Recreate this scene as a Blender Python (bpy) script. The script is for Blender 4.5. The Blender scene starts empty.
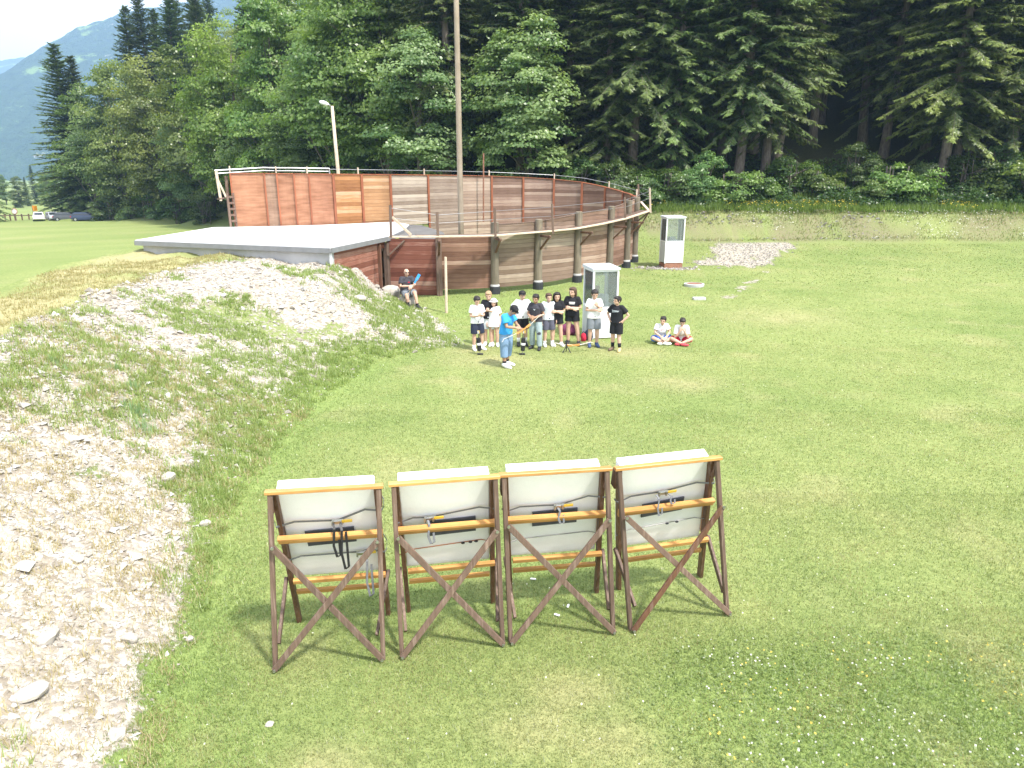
import bpy, math, random, time
import numpy as np
from mathutils import Vector, Matrix
from mathutils.bvhtree import BVHTree
T0 = time.time()
random.seed(7); RNG = np.random.default_rng(7)
S = bpy.context.scene
COL = S.collection
R = math.radians

# ------------------------------------------------------------------ camera
H, F, YH = 4.7, 710.0, 175.0
PITCH = math.atan((384 - YH) / F)
cam = bpy.data.cameras.new('camera'); co = bpy.data.objects.new('camera', cam); COL.objects.link(co)
co.location = (0, 0, H); co.rotation_euler = (math.pi / 2 - PITCH, 0, 0)
cam.sensor_width = 36; cam.lens = 36 * F / 1024; cam.clip_start = .1; cam.clip_end = 20000
S.camera = co

def ray(px, py):
    cx = (px - 512) / F; cy = (384 - py) / F
    return (cx, math.cos(PITCH) + cy * math.sin(PITCH), -math.sin(PITCH) + cy * math.cos(PITCH))
def Pz(px, py, z=0):
    d = ray(px, py); t = (z - H) / d[2]; return Vector((d[0] * t, d[1] * t, z))
def Py(px, py, y):
    d = ray(px, py); t = y / d[1]; return Vector((d[0] * t, y, H + d[2] * t))
def PG(px, py):
    lo = Pz(px, py, 0) if ray(px, py)[2] < 0 else Py(px, py, 60)
    p = lo
    for _ in range(30):
        z = float(ground(np.array([p.x]), np.array([p.y]))[0])
        p = Pz(px, py, z)
    return p

# ------------------------------------------------------------------ numpy noise
def _hash(ix, iy, s):
    n = (ix.astype(np.int64) * 374761393 + iy.astype(np.int64) * 668265263 + s * 974634777) & 0xffffffff
    n = ((n ^ (n >> 13)) * 1274126177) & 0xffffffff
    return ((n ^ (n >> 16)) & 0xffff) / 65535.0
def vnoise(x, y, s=0):
    x = np.asarray(x, float); y = np.asarray(y, float)
    ix = np.floor(x); iy = np.floor(y); fx = x - ix; fy = y - iy
    ux = fx * fx * (3 - 2 * fx); uy = fy * fy * (3 - 2 * fy)
    a = _hash(ix, iy, s); b = _hash(ix + 1, iy, s); c = _hash(ix, iy + 1, s); d = _hash(ix + 1, iy + 1, s)
    return (a * (1 - ux) + b * ux) * (1 - uy) + (c * (1 - ux) + d * ux) * uy
def fbm(x, y, s=0, o=4):
    t = 0; a = .5; n = 0
    for i in range(o):
        t = t + a * vnoise(x * 2 ** i + 17.3 * i, y * 2 ** i + 9.1 * i, s + i); n += a; a *= .5
    return t / n
def sstep(a, b, x):
    t = np.clip((x - a) / (b - a), 0, 1); return t * t * (3 - 2 * t)

# ------------------------------------------------------------------ terrain
EX = [-80, -66, -47, -34, -24, -14, -4, 6, 12, 20, 30, 45, 80]
EY = [125, 110, 104, 90, 72, 58, 52, 50, 49, 48.5, 48.5, 49, 52]
def edge_y(x): return np.interp(x, EX, EY)
TOE = ([-8, 0, 4.7, 9.1, 12.3, 15, 18.2, 20, 21.3, 23, 25.3, 27, 29],
       [-2.1, -2.35, -2.75, -3.95, -4.15, -3.95, -3.4, -1.3, -1.7, -2.2, -3.1, -4.1, -4.6])
CRE = ([-8, 0, 11.8, 16.5, 21, 23.2, 25.3, 28], [-8.2, -8.3, -8.75, -9.8, -10.3, -9.6, -8.6, -8.6])
LFT = ([-8, 16.5, 21, 26.3], [-11.2, -12.0, -13.4, -14.4])
def berm_t(x, y):
    toe = np.interp(y, *TOE); cre = np.interp(y, *CRE)
    return np.clip((toe - x) / (toe - cre), -1, 2)
def berm(x, y):
    t = np.clip(berm_t(x, y), 0, 1)
    lin = np.interp(t, [0, .08, .85, 1], [0, .05, .9, 1.0])
    con = np.interp(t, [0, .12, .3, .5, 1], [0, .06, .36, .92, 1.0])
    w = sstep(18, 21.5, y); prof = lin * (1 - w) + con * w
    lf = np.interp(y, *LFT)
    prof = prof * sstep(-4.5, 0, x - lf)
    prof = prof * (1 - sstep(26.2, 28.6, y - .25 * np.clip(-8 - x, 0, 6)))
    return 2.0 * prof
def ground(x, y):
    x = np.asarray(x, float); y = np.asarray(y, float)
    z = .04 * np.clip(y - 24, 0, 24) * sstep(-14, -2, x)
    z = z - .024 * np.clip(y - 30, 0, 180) * (1 - sstep(-24, -10, x))
    e = y - edge_y(x)
    z = z + 1.55 * sstep(-4.6, -.2, e) * sstep(5, 10, x)
    far = sstep(-70, -61, x)
    z = z + (.9 * sstep(-2, 4, e) * (1 - sstep(4, 9, x)) + .40 * np.clip(e - .5, 0, 130)) * far
    b = berm(x, y)
    z = z + b
    slope = np.clip(b, 0, 1.4)
    z = z + slope * (fbm(x * 1.1, y * 1.1, 3, 3) - .5) * .22 + slope * (fbm(x * 5, y * 5, 5, 2) - .5) * .07
    z = z + (fbm(x * .25, y * .25, 9, 2) - .5) * .08 * sstep(16, 30, y) + (vnoise(x * 1.7, y * 1.7, 12) - .5) * .25 * sstep(-4.6, -1, e) * sstep(5, 9, x)
    return z
def gz(x, y): return float(ground(np.array([x]), np.array([y]))[0])

def masks(x, y):
    """ what covers the soil: gravel, dry straw, lush green, bank """
    x = np.asarray(x, float); y = np.asarray(y, float)
    t = berm_t(x, y)
    on = sstep(-.02, .06, t) * (1 - sstep(.98, 1.04, t)) * (1 - sstep(26.5, 28.5, y))
    n = fbm(x * .55, y * .55, 21, 4); n2 = fbm(x * 1.9, y * 1.9, 31, 3)
    nearw = 1 - sstep(7.5, 13, y)
    tw = np.clip((t - .02) / .25, 0, 1)
    mid = sstep(12, 14, y) * (1 - sstep(17.5, 21, y)) * sstep(.12, .4, t)
    amt = .62 * tw + .56 * nearw * np.clip(tw * 2.2, 0, 1) - .06 * mid + .34 * sstep(17.5, 21, y) + (n - .5) * 1.5 + (n2 - .5) * .9
    gravel = on * sstep(.26, .70, amt)
    tongue = sstep(18.5, 20.5, y) * on * (1 - sstep(.45, .62, t))
    gravel = np.maximum(gravel, on * .40 * np.clip(tw * 1.6, 0, 1))
    gravel = np.maximum(gravel, tongue * sstep(.1, .32, n2 + .15))
    # gravel pad beside the far booth, the bald trail
    pl_ = 8.6 + .47 * (y - 34.8); pr_ = 12.6 + .55 * (y - 34.8); jit = (n2 - .5) * 1.4 + (n - .5) * 1.2
    pad = sstep(-.3, .5, x - pl_ + jit) * (1 - sstep(-.5, .3, x - pr_ + jit)) * sstep(34.4, 35.2, y + jit) * (1 - sstep(43.6, 44.6, y)) * sstep(.2, .42, n2 + .16)
    tr = np.abs(x - np.interp(y, [26.5, 27.6, 31, 33.4], [8.4, 8.6, 10.6, 12.0]) + (n2 - .5) * .8)
    trail = (1 - sstep(.15, .55, tr)) * sstep(26.5, 27.5, y) * (1 - sstep(33.5, 35, y)) * sstep(.42, .58, n2)
    gravel = np.maximum(gravel, np.maximum(pad * .78, trail * .6))
    plat = sstep(.98, 1.06, t) * sstep(-.6, .6, x - np.interp(y, *LFT)) * (1 - sstep(26, 27, y)) 
    dry = np.maximum(plat * (.35 + .65 * sstep(.3, .6, n)), on * (1 - sstep(8, 13, y)) * sstep(.25, .7, t) * sstep(.35, .6, fbm(x * .9, y * .9, 41, 3)))
    spots = sstep(.6, .85, fbm(x * .8, y * .8, 51, 3)) * .35
    for (a, b, r0) in ((.25, 5.2, .5), (.55, 5.6, .45), (1.35, 4.5, .55), (-1.55, 4.75, .4), (4.0, 16.0, 1.0), (-.5, 18.2, 1.3), (3.2, 19.0, 1.2), (.8, 5.0, .5), (9, 24, 2), (-1.2, 19.2, .9)):
        spots = np.maximum(spots, .6 * np.exp(-(((x - a) / r0) ** 2 + ((y - b) / (r0 * .7)) ** 2)) * (.4 + n2))
    dry = np.maximum(dry, spots * (1 - on))
    lush = (1 - sstep(.2, 1.5, np.abs(x - np.interp(y, *TOE) + .45))) * sstep(3, 5, y) * (1 - sstep(17, 19, y))
    lush = np.maximum(lush, sstep(.9, 1.8, x + (n - .5) * 2) * (1 - sstep(5.6, 6.6, y + (n - .5) * 1.6 - .12 * (x - 2))))
    lush = np.maximum(lush, sstep(22, 24, y) * (1 - sstep(28, 34, y)) * sstep(-4, -2, x) * (1 - sstep(1, 5, x)) * .8)
    e = y - edge_y(x)
    bank = sstep(-5, -4, e) * sstep(5, 9, x) * (1 - sstep(-.8, .2, e)) * sstep(.3, .55, n + (n2 - .5) * .5)
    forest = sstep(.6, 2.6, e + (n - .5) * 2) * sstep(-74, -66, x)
    return gravel, dry, lush, bank, forest

C_LAWN1 = np.array([.180, .235, .078]); C_LAWN2 = np.array([.240, .28, .106]); C_DRY = np.array([.345, .315, .17]); C_LUSH = np.array([.20, .275, .085])
def lawn_col(x, y, m=None):
    g, d, l, b, f = masks(x, y) if m is None else m
    n = fbm(x * .33, y * .33, 61, 3); k = fbm(x * 2.6, y * 2.6, 71, 3)
    stripe = .5 + .5 * np.sin((x * .35 + y * .94) * 2.6 + 2 * n)
    w = np.clip(sstep(.3, .7, n) * .6 + (k - .5) * 1.0 + stripe * .16 + .1, 0, 1)[:, None]
    c = C_LAWN1 * (1 - w) + C_LAWN2 * w
    c = c * (1 - l[:, None] * .6) + C_LUSH * l[:, None] * .6
    dd = np.clip(d, 0, 1)[:, None]
    return c * (1 - dd) + C_DRY * dd

# ------------------------------------------------------------------ node helpers
MATS = {}
def newmat(name):
    m = bpy.data.materials.new(name); m.use_nodes = True
    nt = m.node_tree; b = nt.nodes['Principled BSDF']
    return m, nt, b
def N(nt, t, **kw):
    n = nt.nodes.new(t)
    for k, v in kw.items():
        if k.startswith('i_'): n.inputs[k[2:]].default_value = v
        else: setattr(n, k, v)
    return n
def ramp(nt, fac, stops):
    r = nt.nodes.new('ShaderNodeValToRGB'); el = r.color_ramp.elements
    el[0].position = stops[0][0]; el[0].color = (*stops[0][1], 1)
    el[1].position = stops[-1][0]; el[1].color = (*stops[-1][1], 1)
    for p, c in stops[1:-1]:
        e = el.new(p); e.color = (*c, 1)
    nt.links.new(fac, r.inputs[0]); return r.outputs[0]
def mix(nt, fac, a, b, bt='MIX'):
    n = nt.nodes.new('ShaderNodeMix'); n.data_type = 'RGBA'; n.blend_type = bt
    for sock, v in ((n.inputs[0], fac), (n.inputs[6], a), (n.inputs[7], b)):
        if hasattr(v, 'links') or hasattr(v, 'is_linked'): nt.links.new(v, sock)
        elif isinstance(v, (int, float)): sock.default_value = v
        else: sock.default_value = (*v, 1)
    return n.outputs[2]
def math_n(nt, op, a, b=0.0):
    n = nt.nodes.new('ShaderNodeMath'); n.operation = op
    for i, v in enumerate((a, b)):
        if isinstance(v, (int, float)): n.inputs[i].default_value = v
        else: nt.links.new(v, n.inputs[i])
    return n.outputs[0]
def noise(nt, vec, scale, detail=4, rough=.55):
    n = nt.nodes.new('ShaderNodeTexNoise'); n.inputs['Scale'].default_value = scale
    n.inputs['Detail'].default_value = detail; n.inputs['Roughness'].default_value = rough
    if vec is not None: nt.links.new(vec, n.inputs['Vector'])
    return n.outputs['Fac']
def bump(nt, b, h, strength=.4, dist=.02):
    n = nt.nodes.new('ShaderNodeBump'); n.inputs['Strength'].default_value = strength; n.inputs['Distance'].default_value = dist
    nt.links.new(h, n.inputs['Height']); nt.links.new(n.outputs[0], b.inputs['Normal'])
def scaled(nt, vec, s):
    n = nt.nodes.new('ShaderNodeVectorMath'); n.operation = 'MULTIPLY'; nt.links.new(vec, n.inputs[0]); n.inputs[1].default_value = s
    return n.outputs[0]

def plain(name, c, rough=.6, var=.12, sc=9, metal=0.0, spec=.4, bmp=0.0):
    """ a mottled plain surface """
    if name in MATS: return MATS[name]
    m, nt, b = newmat(name)
    tc = N(nt, 'ShaderNodeTexCoord').outputs['Object']
    f = noise(nt, tc, sc, 5)
    col = ramp(nt, f, [(.25, tuple(max(0, v * (1 - var)) for v in c)), (.75, tuple(min(1, v * (1 + var)) for v in c))])
    nt.links.new(col, b.inputs['Base Color']); b.inputs['Roughness'].default_value = rough
    b.inputs['Metallic'].default_value = metal; b.inputs['Specular IOR Level'].default_value = spec
    if bmp: bump(nt, b, noise(nt, tc, sc * 6, 4), bmp, .01)
    MATS[name] = m; return m
def cloth(name, c): return plain('cloth_' + name, c, .9, .10, 22, 0, .15, .3)

def wood(name, c1, c2, axis=2, grain=30, rough=.65, wear=None):
    """ grain runs along object axis """
    if name in MATS: return MATS[name]
    m, nt, b = newmat(name)
    tc = N(nt, 'ShaderNodeTexCoord').outputs['Object']
    oi = N(nt, 'ShaderNodeObjectInfo').outputs['Random']
    sc = [grain] * 3; sc[axis] = grain * .06
    v = scaled(nt, tc, sc)
    f = noise(nt, v, 1.0, 6, .65)
    big = noise(nt, tc, 3.5, 3)
    fac = math_n(nt, 'ADD', math_n(nt, 'MULTIPLY', f, .75), math_n(nt, 'MULTIPLY', big, .35))
    col = ramp(nt, fac, [(.3, c1), (.72, c2)])
    if wear: col = mix(nt, ramp(nt, noise(nt, scaled(nt, v, (.5, .5, .5)), 1.7, 4), [(.52, (0, 0, 0)), (.7, (1, 1, 1))]), col, wear)
    hsv = N(nt, 'ShaderNodeHueSaturation'); nt.links.new(col, hsv.inputs['Color'])
    nt.links.new(math_n(nt, 'ADD', math_n(nt, 'MULTIPLY', oi, .35), .82), hsv.inputs['Value'])
    nt.links.new(hsv.outputs[0], b.inputs['Base Color']); b.inputs['Roughness'].default_value = rough
    bump(nt, b, f, .25, .004)
    MATS[name] = m; return m

def plank_wall(name, board=.17):
    """ weathered horizontal boards, tint from the object's colour """
    m, nt, b = newmat(name)
    pos = N(nt, 'ShaderNodeNewGeometry').outputs['Position']
    sx = N(nt, 'ShaderNodeSeparateXYZ'); nt.links.new(pos, sx.inputs[0])
    oi = N(nt, 'ShaderNodeObjectInfo')
    zz = math_n(nt, 'DIVIDE', math_n(nt, 'ADD', sx.outputs[2], math_n(nt, 'MULTIPLY', oi.outputs['Random'], .4)), board)
    row = math_n(nt, 'FLOOR', zz); fr = math_n(nt, 'SUBTRACT', zz, row)
    wn = N(nt, 'ShaderNodeTexWhiteNoise'); wn.noise_dimensions = '2D'
    cb = N(nt, 'ShaderNodeCombineXYZ'); nt.links.new(row, cb.inputs[0]); nt.links.new(math_n(nt, 'MULTIPLY', oi.outputs['Random'], 57), cb.inputs[1])
    nt.links.new(cb.outputs[0], wn.inputs['Vector'])
    rnd = wn.outputs['Value']
    gr = noise(nt, scaled(nt, pos, (2.2, 2.2, 26)), 1.0, 6, .65)
    st = noise(nt, scaled(nt, pos, (1.3, 1.3, .8)), 1.0, 4)
    base = oi.outputs['Color']
    dark = mix(nt, 1.0, base, (.42, .36, .33), 'MULTIPLY'); pale = mix(nt, .42, base, (.55, .47, .38))
    fac = math_n(nt, 'ADD', math_n(nt, 'MULTIPLY', rnd, .55), math_n(nt, 'ADD', math_n(nt, 'MULTIPLY', gr, .5), math_n(nt, 'MULTIPLY', st, .25)))
    c = mix(nt, ramp(nt, fac, [(.3, (0, 0, 0)), (.85, (1, 1, 1))]), dark, base)
    c = mix(nt, ramp(nt, fac, [(.72, (0, 0, 0)), (1.0, (1, 1, 1))]), c, pale)
    seam = ramp(nt, fr, [(0, (0, 0, 0)), (.05, (1, 1, 1)), (.95, (1, 1, 1)), (1, (0, 0, 0))])
    c = mix(nt, seam, mix(nt, 1.0, c, (.25, .22, .2), 'MULTIPLY'), c)
    nt.links.new(c, b.inputs['Base Color']); b.inputs['Roughness'].default_value = .8; b.inputs['Specular IOR Level'].default_value = .2
    bump(nt, b, math_n(nt, 'ADD', math_n(nt, 'MULTIPLY', gr, .3), seam), .5, .012)
    return m
M_PLANK = plank_wall('weathered_boards')
def plywood():
    m, nt, b = newmat('stained_plywood')
    pos = N(nt, 'ShaderNodeNewGeometry').outputs['Position']; base = N(nt, 'ShaderNodeObjectInfo').outputs['Color']
    f = noise(nt, scaled(nt, pos, (1.2, 1.2, 9)), 1.0, 4, .55); g = noise(nt, pos, .9, 4, .6)
    c = mix(nt, ramp(nt, math_n(nt, 'ADD', math_n(nt, 'MULTIPLY', f, .6), math_n(nt, 'MULTIPLY', g, .4)), [(.32, (0, 0, 0)), (.66, (1, 1, 1))]), mix(nt, 1.0, base, (.50, .46, .44), 'MULTIPLY'), mix(nt, .12, base, (.55, .48, .42)))
    nt.links.new(c, b.inputs['Base Color']); b.inputs['Roughness'].default_value = .75; bump(nt, b, f, .2, .01)
    return m
M_PLY = plywood()
M_RED = wood('stained_batten', (.16, .045, .02), (.34, .11, .045), 2, 18)
M_DARKW = wood('dark_brown_timber', (.06, .028, .016), (.17, .08, .045), 2, 40, .6, (.2, .13, .1))
M_GREYW = wood('weathered_brown_timber', (.080, .050, .036), (.175, .113, .082), 2, 40, .7, (.25, .18, .14))
M_ORW = wood('varnished_orange_timber', (.38, .165, .045), (.64, .345, .115), 0, 34, .4)
M_ROOF = plain('roof_membrane', (.70, .70, .69), .8, .06, .6)
M_CONC = plain('concrete', (.46, .46, .46), .9, .18, 1.6, 0, .2, .3)
M_CONCD = plain('concrete_edge_metal', (.21, .215, .22), .6, .15, 3)
M_POST = wood('impregnated_post', (.09, .075, .055), (.21, .175, .125), 2, 14, .85)
M_POLE = wood('old_pole', (.22, .17, .12), (.40, .33, .25), 2, 12, .85)
M_SHOE = plain('black_bitumen', (.03, .032, .036), .7, .3, 8)
M_BEAM = wood('pale_timber', (.38, .28, .2), (.62, .51, .4), 0, 14, .8)
M_PIPE = plain('grey_pipe', (.42, .43, .44), .45, .1, 6, .6)
M_WIRE = plain('wire', (.25, .25, .26), .5, .1, 6, .5)
M_WHITE = plain('white_paint', (.80, .81, .82), .45, .04, 3)
M_GREYP = plain('grey_panel', (.56, .58, .60), .5, .08, 3)
M_FOAM = plain('white_foam', (.88, .88, .87), .8, .035, 5, 0, .2, .15)
M_PAD = plain('dark_pad', (.075, .078, .09), .85, .15, 10)
M_STRAP = plain('grey_strap', (.17, .175, .19), .7, .2, 40)
M_YEL = plain('yellow_plastic', (.75, .50, .06), .5, .08, 30)
M_BLK = plain('black_plastic', (.02, .02, .022), .5, .2, 30)
M_STEEL = plain('steel', (.5, .5, .5), .35, .1, 30, .9)
M_BRICK = plain('brick', (.30, .15, .10), .9, .3, 12, 0, .2, .4)
M_ROCK = plain('limestone', (.40, .37, .325), .9, .25, 3.5, 0, .2, .9)
M_RUST = plain('rusty_iron', (.24, .115, .075), .85, .35, 9)
M_GLASS, nt, b = newmat('glass')
nt.nodes.remove(b)
tr = N(nt, 'ShaderNodeBsdfTransparent'); tr.inputs[0].default_value = (.94, .97, .96, 1)
gl = N(nt, 'ShaderNodeBsdfGlossy'); gl.inputs['Roughness'].default_value = .06
df = N(nt, 'ShaderNodeBsdfDiffuse'); df.inputs[0].default_value = (.6, .66, .66, 1)
m1 = N(nt, 'ShaderNodeMixShader'); m1.inputs[0].default_value = .16; nt.links.new(tr.outputs[0], m1.inputs[1]); nt.links.new(df.outputs[0], m1.inputs[2])
m2 = N(nt, 'ShaderNodeMixShader'); fr_ = N(nt, 'ShaderNodeFresnel'); fr_.inputs[0].default_value = 1.45
nt.links.new(fr_.outputs[0], m2.inputs[0]); nt.links.new(m1.outputs[0], m2.inputs[1]); nt.links.new(gl.outputs[0], m2.inputs[2])
nt.links.new(m2.outputs[0], nt.nodes['Material Output'].inputs[0])

# ------------------------------------------------------------------ mesh building
WORLD = set()   # things whose parts are given in world coordinates
class MB:
    def __init__(s): s.v = []; s.f = []
    def add(s, vs, fs):
        o = len(s.v); s.v += [tuple(v) for v in vs]; s.f += [tuple(i + o for i in f) for f in fs]; return s
    def box(s, c, d, M=None):
        x, y, z = d[0] / 2, d[1] / 2, d[2] / 2; c = Vector(c)
        vs = [Vector((a * x, b_ * y, e * z)) for e in (-1, 1) for b_ in (-1, 1) for a in (-1, 1)]
        if M is not None: vs = [M @ v for v in vs]
        return s.add([c + v for v in vs], [(0, 2, 3, 1), (4, 5, 7, 6), (0, 1, 5, 4), (2, 6, 7, 3), (0, 4, 6, 2), (1, 3, 7, 5)])
    def beam(s, p, q, w, h, side=(1, 0, 0), cham=.12):
        """ squared timber from p to q with chamfered edges: w across 'side', h along the other way """
        p = Vector(p); q = Vector(q); d = (q - p).normalized(); a = Vector(side); a = (a - d * a.dot(d)).normalized(); b_ = d.cross(a)
        c = min(w, h) * cham
        pr = [(w / 2 - c, -h / 2), (w / 2, -h / 2 + c), (w / 2, h / 2 - c), (w / 2 - c, h / 2), (-w / 2 + c, h / 2), (-w / 2, h / 2 - c), (-w / 2, -h / 2 + c), (-w / 2 + c, -h / 2)]
        vs = [e + a * u + b_ * v for e in (p, q) for u, v in pr]
        fs = [(i, (i + 1) % 8, 8 + (i + 1) % 8, 8 + i) for i in range(8)] + [tuple(range(7, -1, -1)), tuple(range(8, 16))]
        return s.add(vs, fs)
    def tube(s, pts, rad, n=10, caps=True, round_=False):
        pts = [Vector(p) for p in pts]
        if not hasattr(rad, '__len__'): rad = [rad] * len(pts)
        rad = list(rad)
        if round_:   # hemispherical ends
            np_, nr = [], []
            d0 = (pts[0] - pts[1]).normalized(); d1 = (pts[-1] - pts[-2]).normalized()
            for a in (88, 60, 30): np_.append(pts[0] + d0 * rad[0] * math.sin(R(a))); nr.append(rad[0] * math.cos(R(a)))
            np_ += pts; nr += rad
            for a in (30, 60, 88): np_.append(pts[-1] + d1 * rad[-1] * math.sin(R(a))); nr.append(rad[-1] * math.cos(R(a)))
            pts, rad = np_, nr
        vs = []; pa = None
        for i, p in enumerate(pts):
            d = (pts[min(i + 1, len(pts) - 1)] - pts[max(i - 1, 0)]).normalized()
            if pa is None:
                pa = d.orthogonal().normalized()
            else:
                pa = (pa - d * pa.dot(d)); pa = pa.normalized() if pa.length > 1e-5 else d.orthogonal().normalized()
            pb = d.cross(pa)
            for k in range(n):
                t = 2 * math.pi * k / n; vs.append(p + (pa * math.cos(t) + pb * math.sin(t)) * rad[i])
        m = len(pts)
        fs = [(i * n + k, i * n + (k + 1) % n, (i + 1) * n + (k + 1) % n, (i + 1) * n + k) for i in range(m - 1) for k in range(n)]
        if caps: fs += [tuple(range(n - 1, -1, -1)), tuple((m - 1) * n + k for k in range(n))]
        return s.add(vs, fs)
    def ell(s, c, r, M=None, n=14, m=9):
        c = Vector(c); r = r if hasattr(r, '__len__') else (r, r, r)
        vs = [Vector((0, 0, -r[2]))]
        for j in range(1, m):
            a = -math.pi / 2 + math.pi * j / m
            for i in range(n):
                t = 2 * math.pi * i / n; vs.append(Vector((r[0] * math.cos(a) * math.cos(t), r[1] * math.cos(a) * math.sin(t), r[2] * math.sin(a))))
        vs.append(Vector((0, 0, r[2])))
        if M is not None: vs = [M @ v for v in vs]
        fs = [(0, 1 + (i + 1) % n, 1 + i) for i in range(n)]
        for j in range(m - 2):
            fs += [(1 + j * n + i, 1 + j * n + (i + 1) % n, 1 + (j + 1) * n + (i + 1) % n, 1 + (j + 1) * n + i) for i in range(n)]
        L = len(vs) - 1; fs += [(L, 1 + (m - 2) * n + i, 1 + (m - 2) * n + (i + 1) % n) for i in range(n)]
        return s.add([c + v for v in vs], fs)
    def prism(s, poly, z0, z1):
        n = len(poly)
        zz0 = z0 if hasattr(z0, '__len__') else [z0] * n; zz1 = z1 if hasattr(z1, '__len__') else [z1] * n
        vs = [(p[0], p[1], a) for p, a in zip(poly, zz0)] + [(p[0], p[1], a) for p, a in zip(poly, zz1)]
        return s.add(vs, [(i, (i + 1) % n, n + (i + 1) % n, n + i) for i in range(n)] + [tuple(range(n - 1, -1, -1)), tuple(range(n, 2 * n))])
    def mesh(s, name, mat, smooth=False, off=None):
        v = s.v
        if off is not None: v = [(a[0] - off[0], a[1] - off[1], a[2] - off[2]) for a in v]
        me = bpy.data.meshes.new(name); me.from_pydata(v, [], s.f); me.update()
        if mat: me.materials.append(mat)
        if smooth: me.polygons.foreach_set('use_smooth', [True] * len(me.polygons))
        return me
    def build(s, name, mat, parent=None, smooth=False, color=None, loc=None):
        rt = parent
        while rt is not None and rt.parent is not None: rt = rt.parent
        off = rt.location if (rt is not None and rt.name in WORLD) else None
        return link(name, s.mesh(name, mat, smooth, off), parent, color)
def link(name, me, parent=None, color=None):
    o = bpy.data.objects.new(name, me); COL.objects.link(o); o.parent = parent
    if color: o.color = (*color, 1)
    return o
def tag(o, label=None, cat=None, group=None, kind=None):
    for k, v in (('label', label), ('category', cat), ('group', group), ('kind', kind)):
        if v: o[k] = v
    return o
def empty(name, loc, rz=0, label=None, cat=None, group=None, world=False):
    o = bpy.data.objects.new(name, None); COL.objects.link(o); o.location = loc; o.rotation_euler = (0, 0, rz); o.empty_display_size = .2
    if world: WORLD.add(o.name)
    return tag(o, label, cat, group)
def copy_tree(o, parent=None):
    c = o.copy(); COL.objects.link(c); c.parent = parent
    for ch in list(o.children): copy_tree(ch, c)
    return c
def recalc(me):
    import bmesh
    bm = bmesh.new(); bm.from_mesh(me); bmesh.ops.recalc_face_normals(bm, faces=bm.faces); bm.to_mesh(me); bm.free()

def remesh(mb, name, mat, voxel, smooth=4, parent=None):
    """ fuse overlapping closed shapes into one continuous surface """
    me = mb.mesh('tmp', None); recalc(me)
    o = bpy.data.objects.new('tmp', me); COL.objects.link(o)
    r = o.modifiers.new('r', 'REMESH'); r.mode = 'VOXEL'; r.voxel_size = voxel; r.use_smooth_shade = True
    if smooth:
        sm = o.modifiers.new('s', 'SMOOTH'); sm.factor = .5; sm.iterations = smooth
    dg = bpy.context.evaluated_depsgraph_get()
    m2 = bpy.data.meshes.new_from_object(o.evaluated_get(dg)); m2.name = name
    bpy.data.objects.remove(o); bpy.data.meshes.remove(me)
    m2.materials.clear(); m2.materials.append(mat)
    m2.polygons.foreach_set('use_smooth', [True] * len(m2.polygons))
    return link(name, m2, parent)

def tri_mesh(name, V, mat, col=None, smooth=False, quads=False, matidx=None):
    """ V: (n,k,3) separate faces; col: (n,3) colour of each face """
    n, k = V.shape[0], V.shape[1]
    me = bpy.data.meshes.new(name)
    me.vertices.add(n * k); me.vertices.foreach_set('co', V.reshape(-1).astype(np.float32))
    me.loops.add(n * k); me.loops.foreach_set('vertex_index', np.arange(n * k, dtype=np.int32))
    me.polygons.add(n); me.polygons.foreach_set('loop_start', np.arange(0, n * k, k, dtype=np.int32))
    for mm in (mat if isinstance(mat, (list, tuple)) else [mat]): me.materials.append(mm)
    if matidx is not None: me.polygons.foreach_set('material_index', matidx.astype(np.int32))
    if col is not None:
        a = me.attributes.new('col', 'FLOAT_COLOR', 'FACE')
        a.data.foreach_set('color', np.concatenate([col, np.ones((n, 1))], 1).reshape(-1).astype(np.float32))
    me.update(calc_edges=True); me.validate()
    return me

# ------------------------------------------------------------------ ground sheet
def axis(lo, hi, step, far0, far1):
    a = list(np.arange(lo, hi + 1e-6, step)); d = step
    while a[-1] < far1: d *= 1.13; a.append(a[-1] + min(d, 250))
    d = step
    while a[0] > far0: d *= 1.13; a.insert(0, a[0] - min(d, 250))
    return np.array(a)
gx = axis(-14, 15, .16, -2300, 2300); gy = axis(1.5, 30, .16, -300, 3700)
GX, GY = np.meshgrid(gx, gy); fxs, fys = GX.ravel(), GY.ravel()
GZ = ground(fxs, fys)
me = bpy.data.meshes.new('ground'); nx, ny = len(gx), len(gy)
me.vertices.add(nx * ny); me.vertices.foreach_set('co', np.stack([fxs, fys, GZ], 1).reshape(-1).astype(np.float32))
ii = (np.arange(ny - 1)[:, None] * nx + np.arange(nx - 1)[None, :]).ravel()
q = np.stack([ii, ii + 1, ii + nx + 1, ii + nx], 1)
me.loops.add(q.size); me.loops.foreach_set('vertex_index', q.ravel().astype(np.int32))
me.polygons.add(len(q)); me.polygons.foreach_set('loop_start', np.arange(0, q.size, 4, dtype=np.int32))
me.polygons.foreach_set('use_smooth', np.ones(len(q), bool))
mk = masks(fxs, fys); lc = lawn_col(fxs, fys, mk)
a = me.attributes.new('col', 'FLOAT_COLOR', 'POINT'); a.data.foreach_set('color', np.concatenate([lc, np.ones((len(lc), 1))], 1).reshape(-1).astype(np.float32))
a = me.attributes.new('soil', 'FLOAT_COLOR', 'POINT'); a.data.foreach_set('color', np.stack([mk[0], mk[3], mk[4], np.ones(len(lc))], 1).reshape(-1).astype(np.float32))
me.update(calc_edges=True)
m, nt, b = newmat('turf_and_soil')
pos = N(nt, 'ShaderNodeNewGeometry').outputs['Position']
ac = N(nt, 'ShaderNodeAttribute', attribute_name='col').outputs['Color']
so = N(nt, 'ShaderNodeAttribute', attribute_name='soil').outputs['Color']
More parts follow.
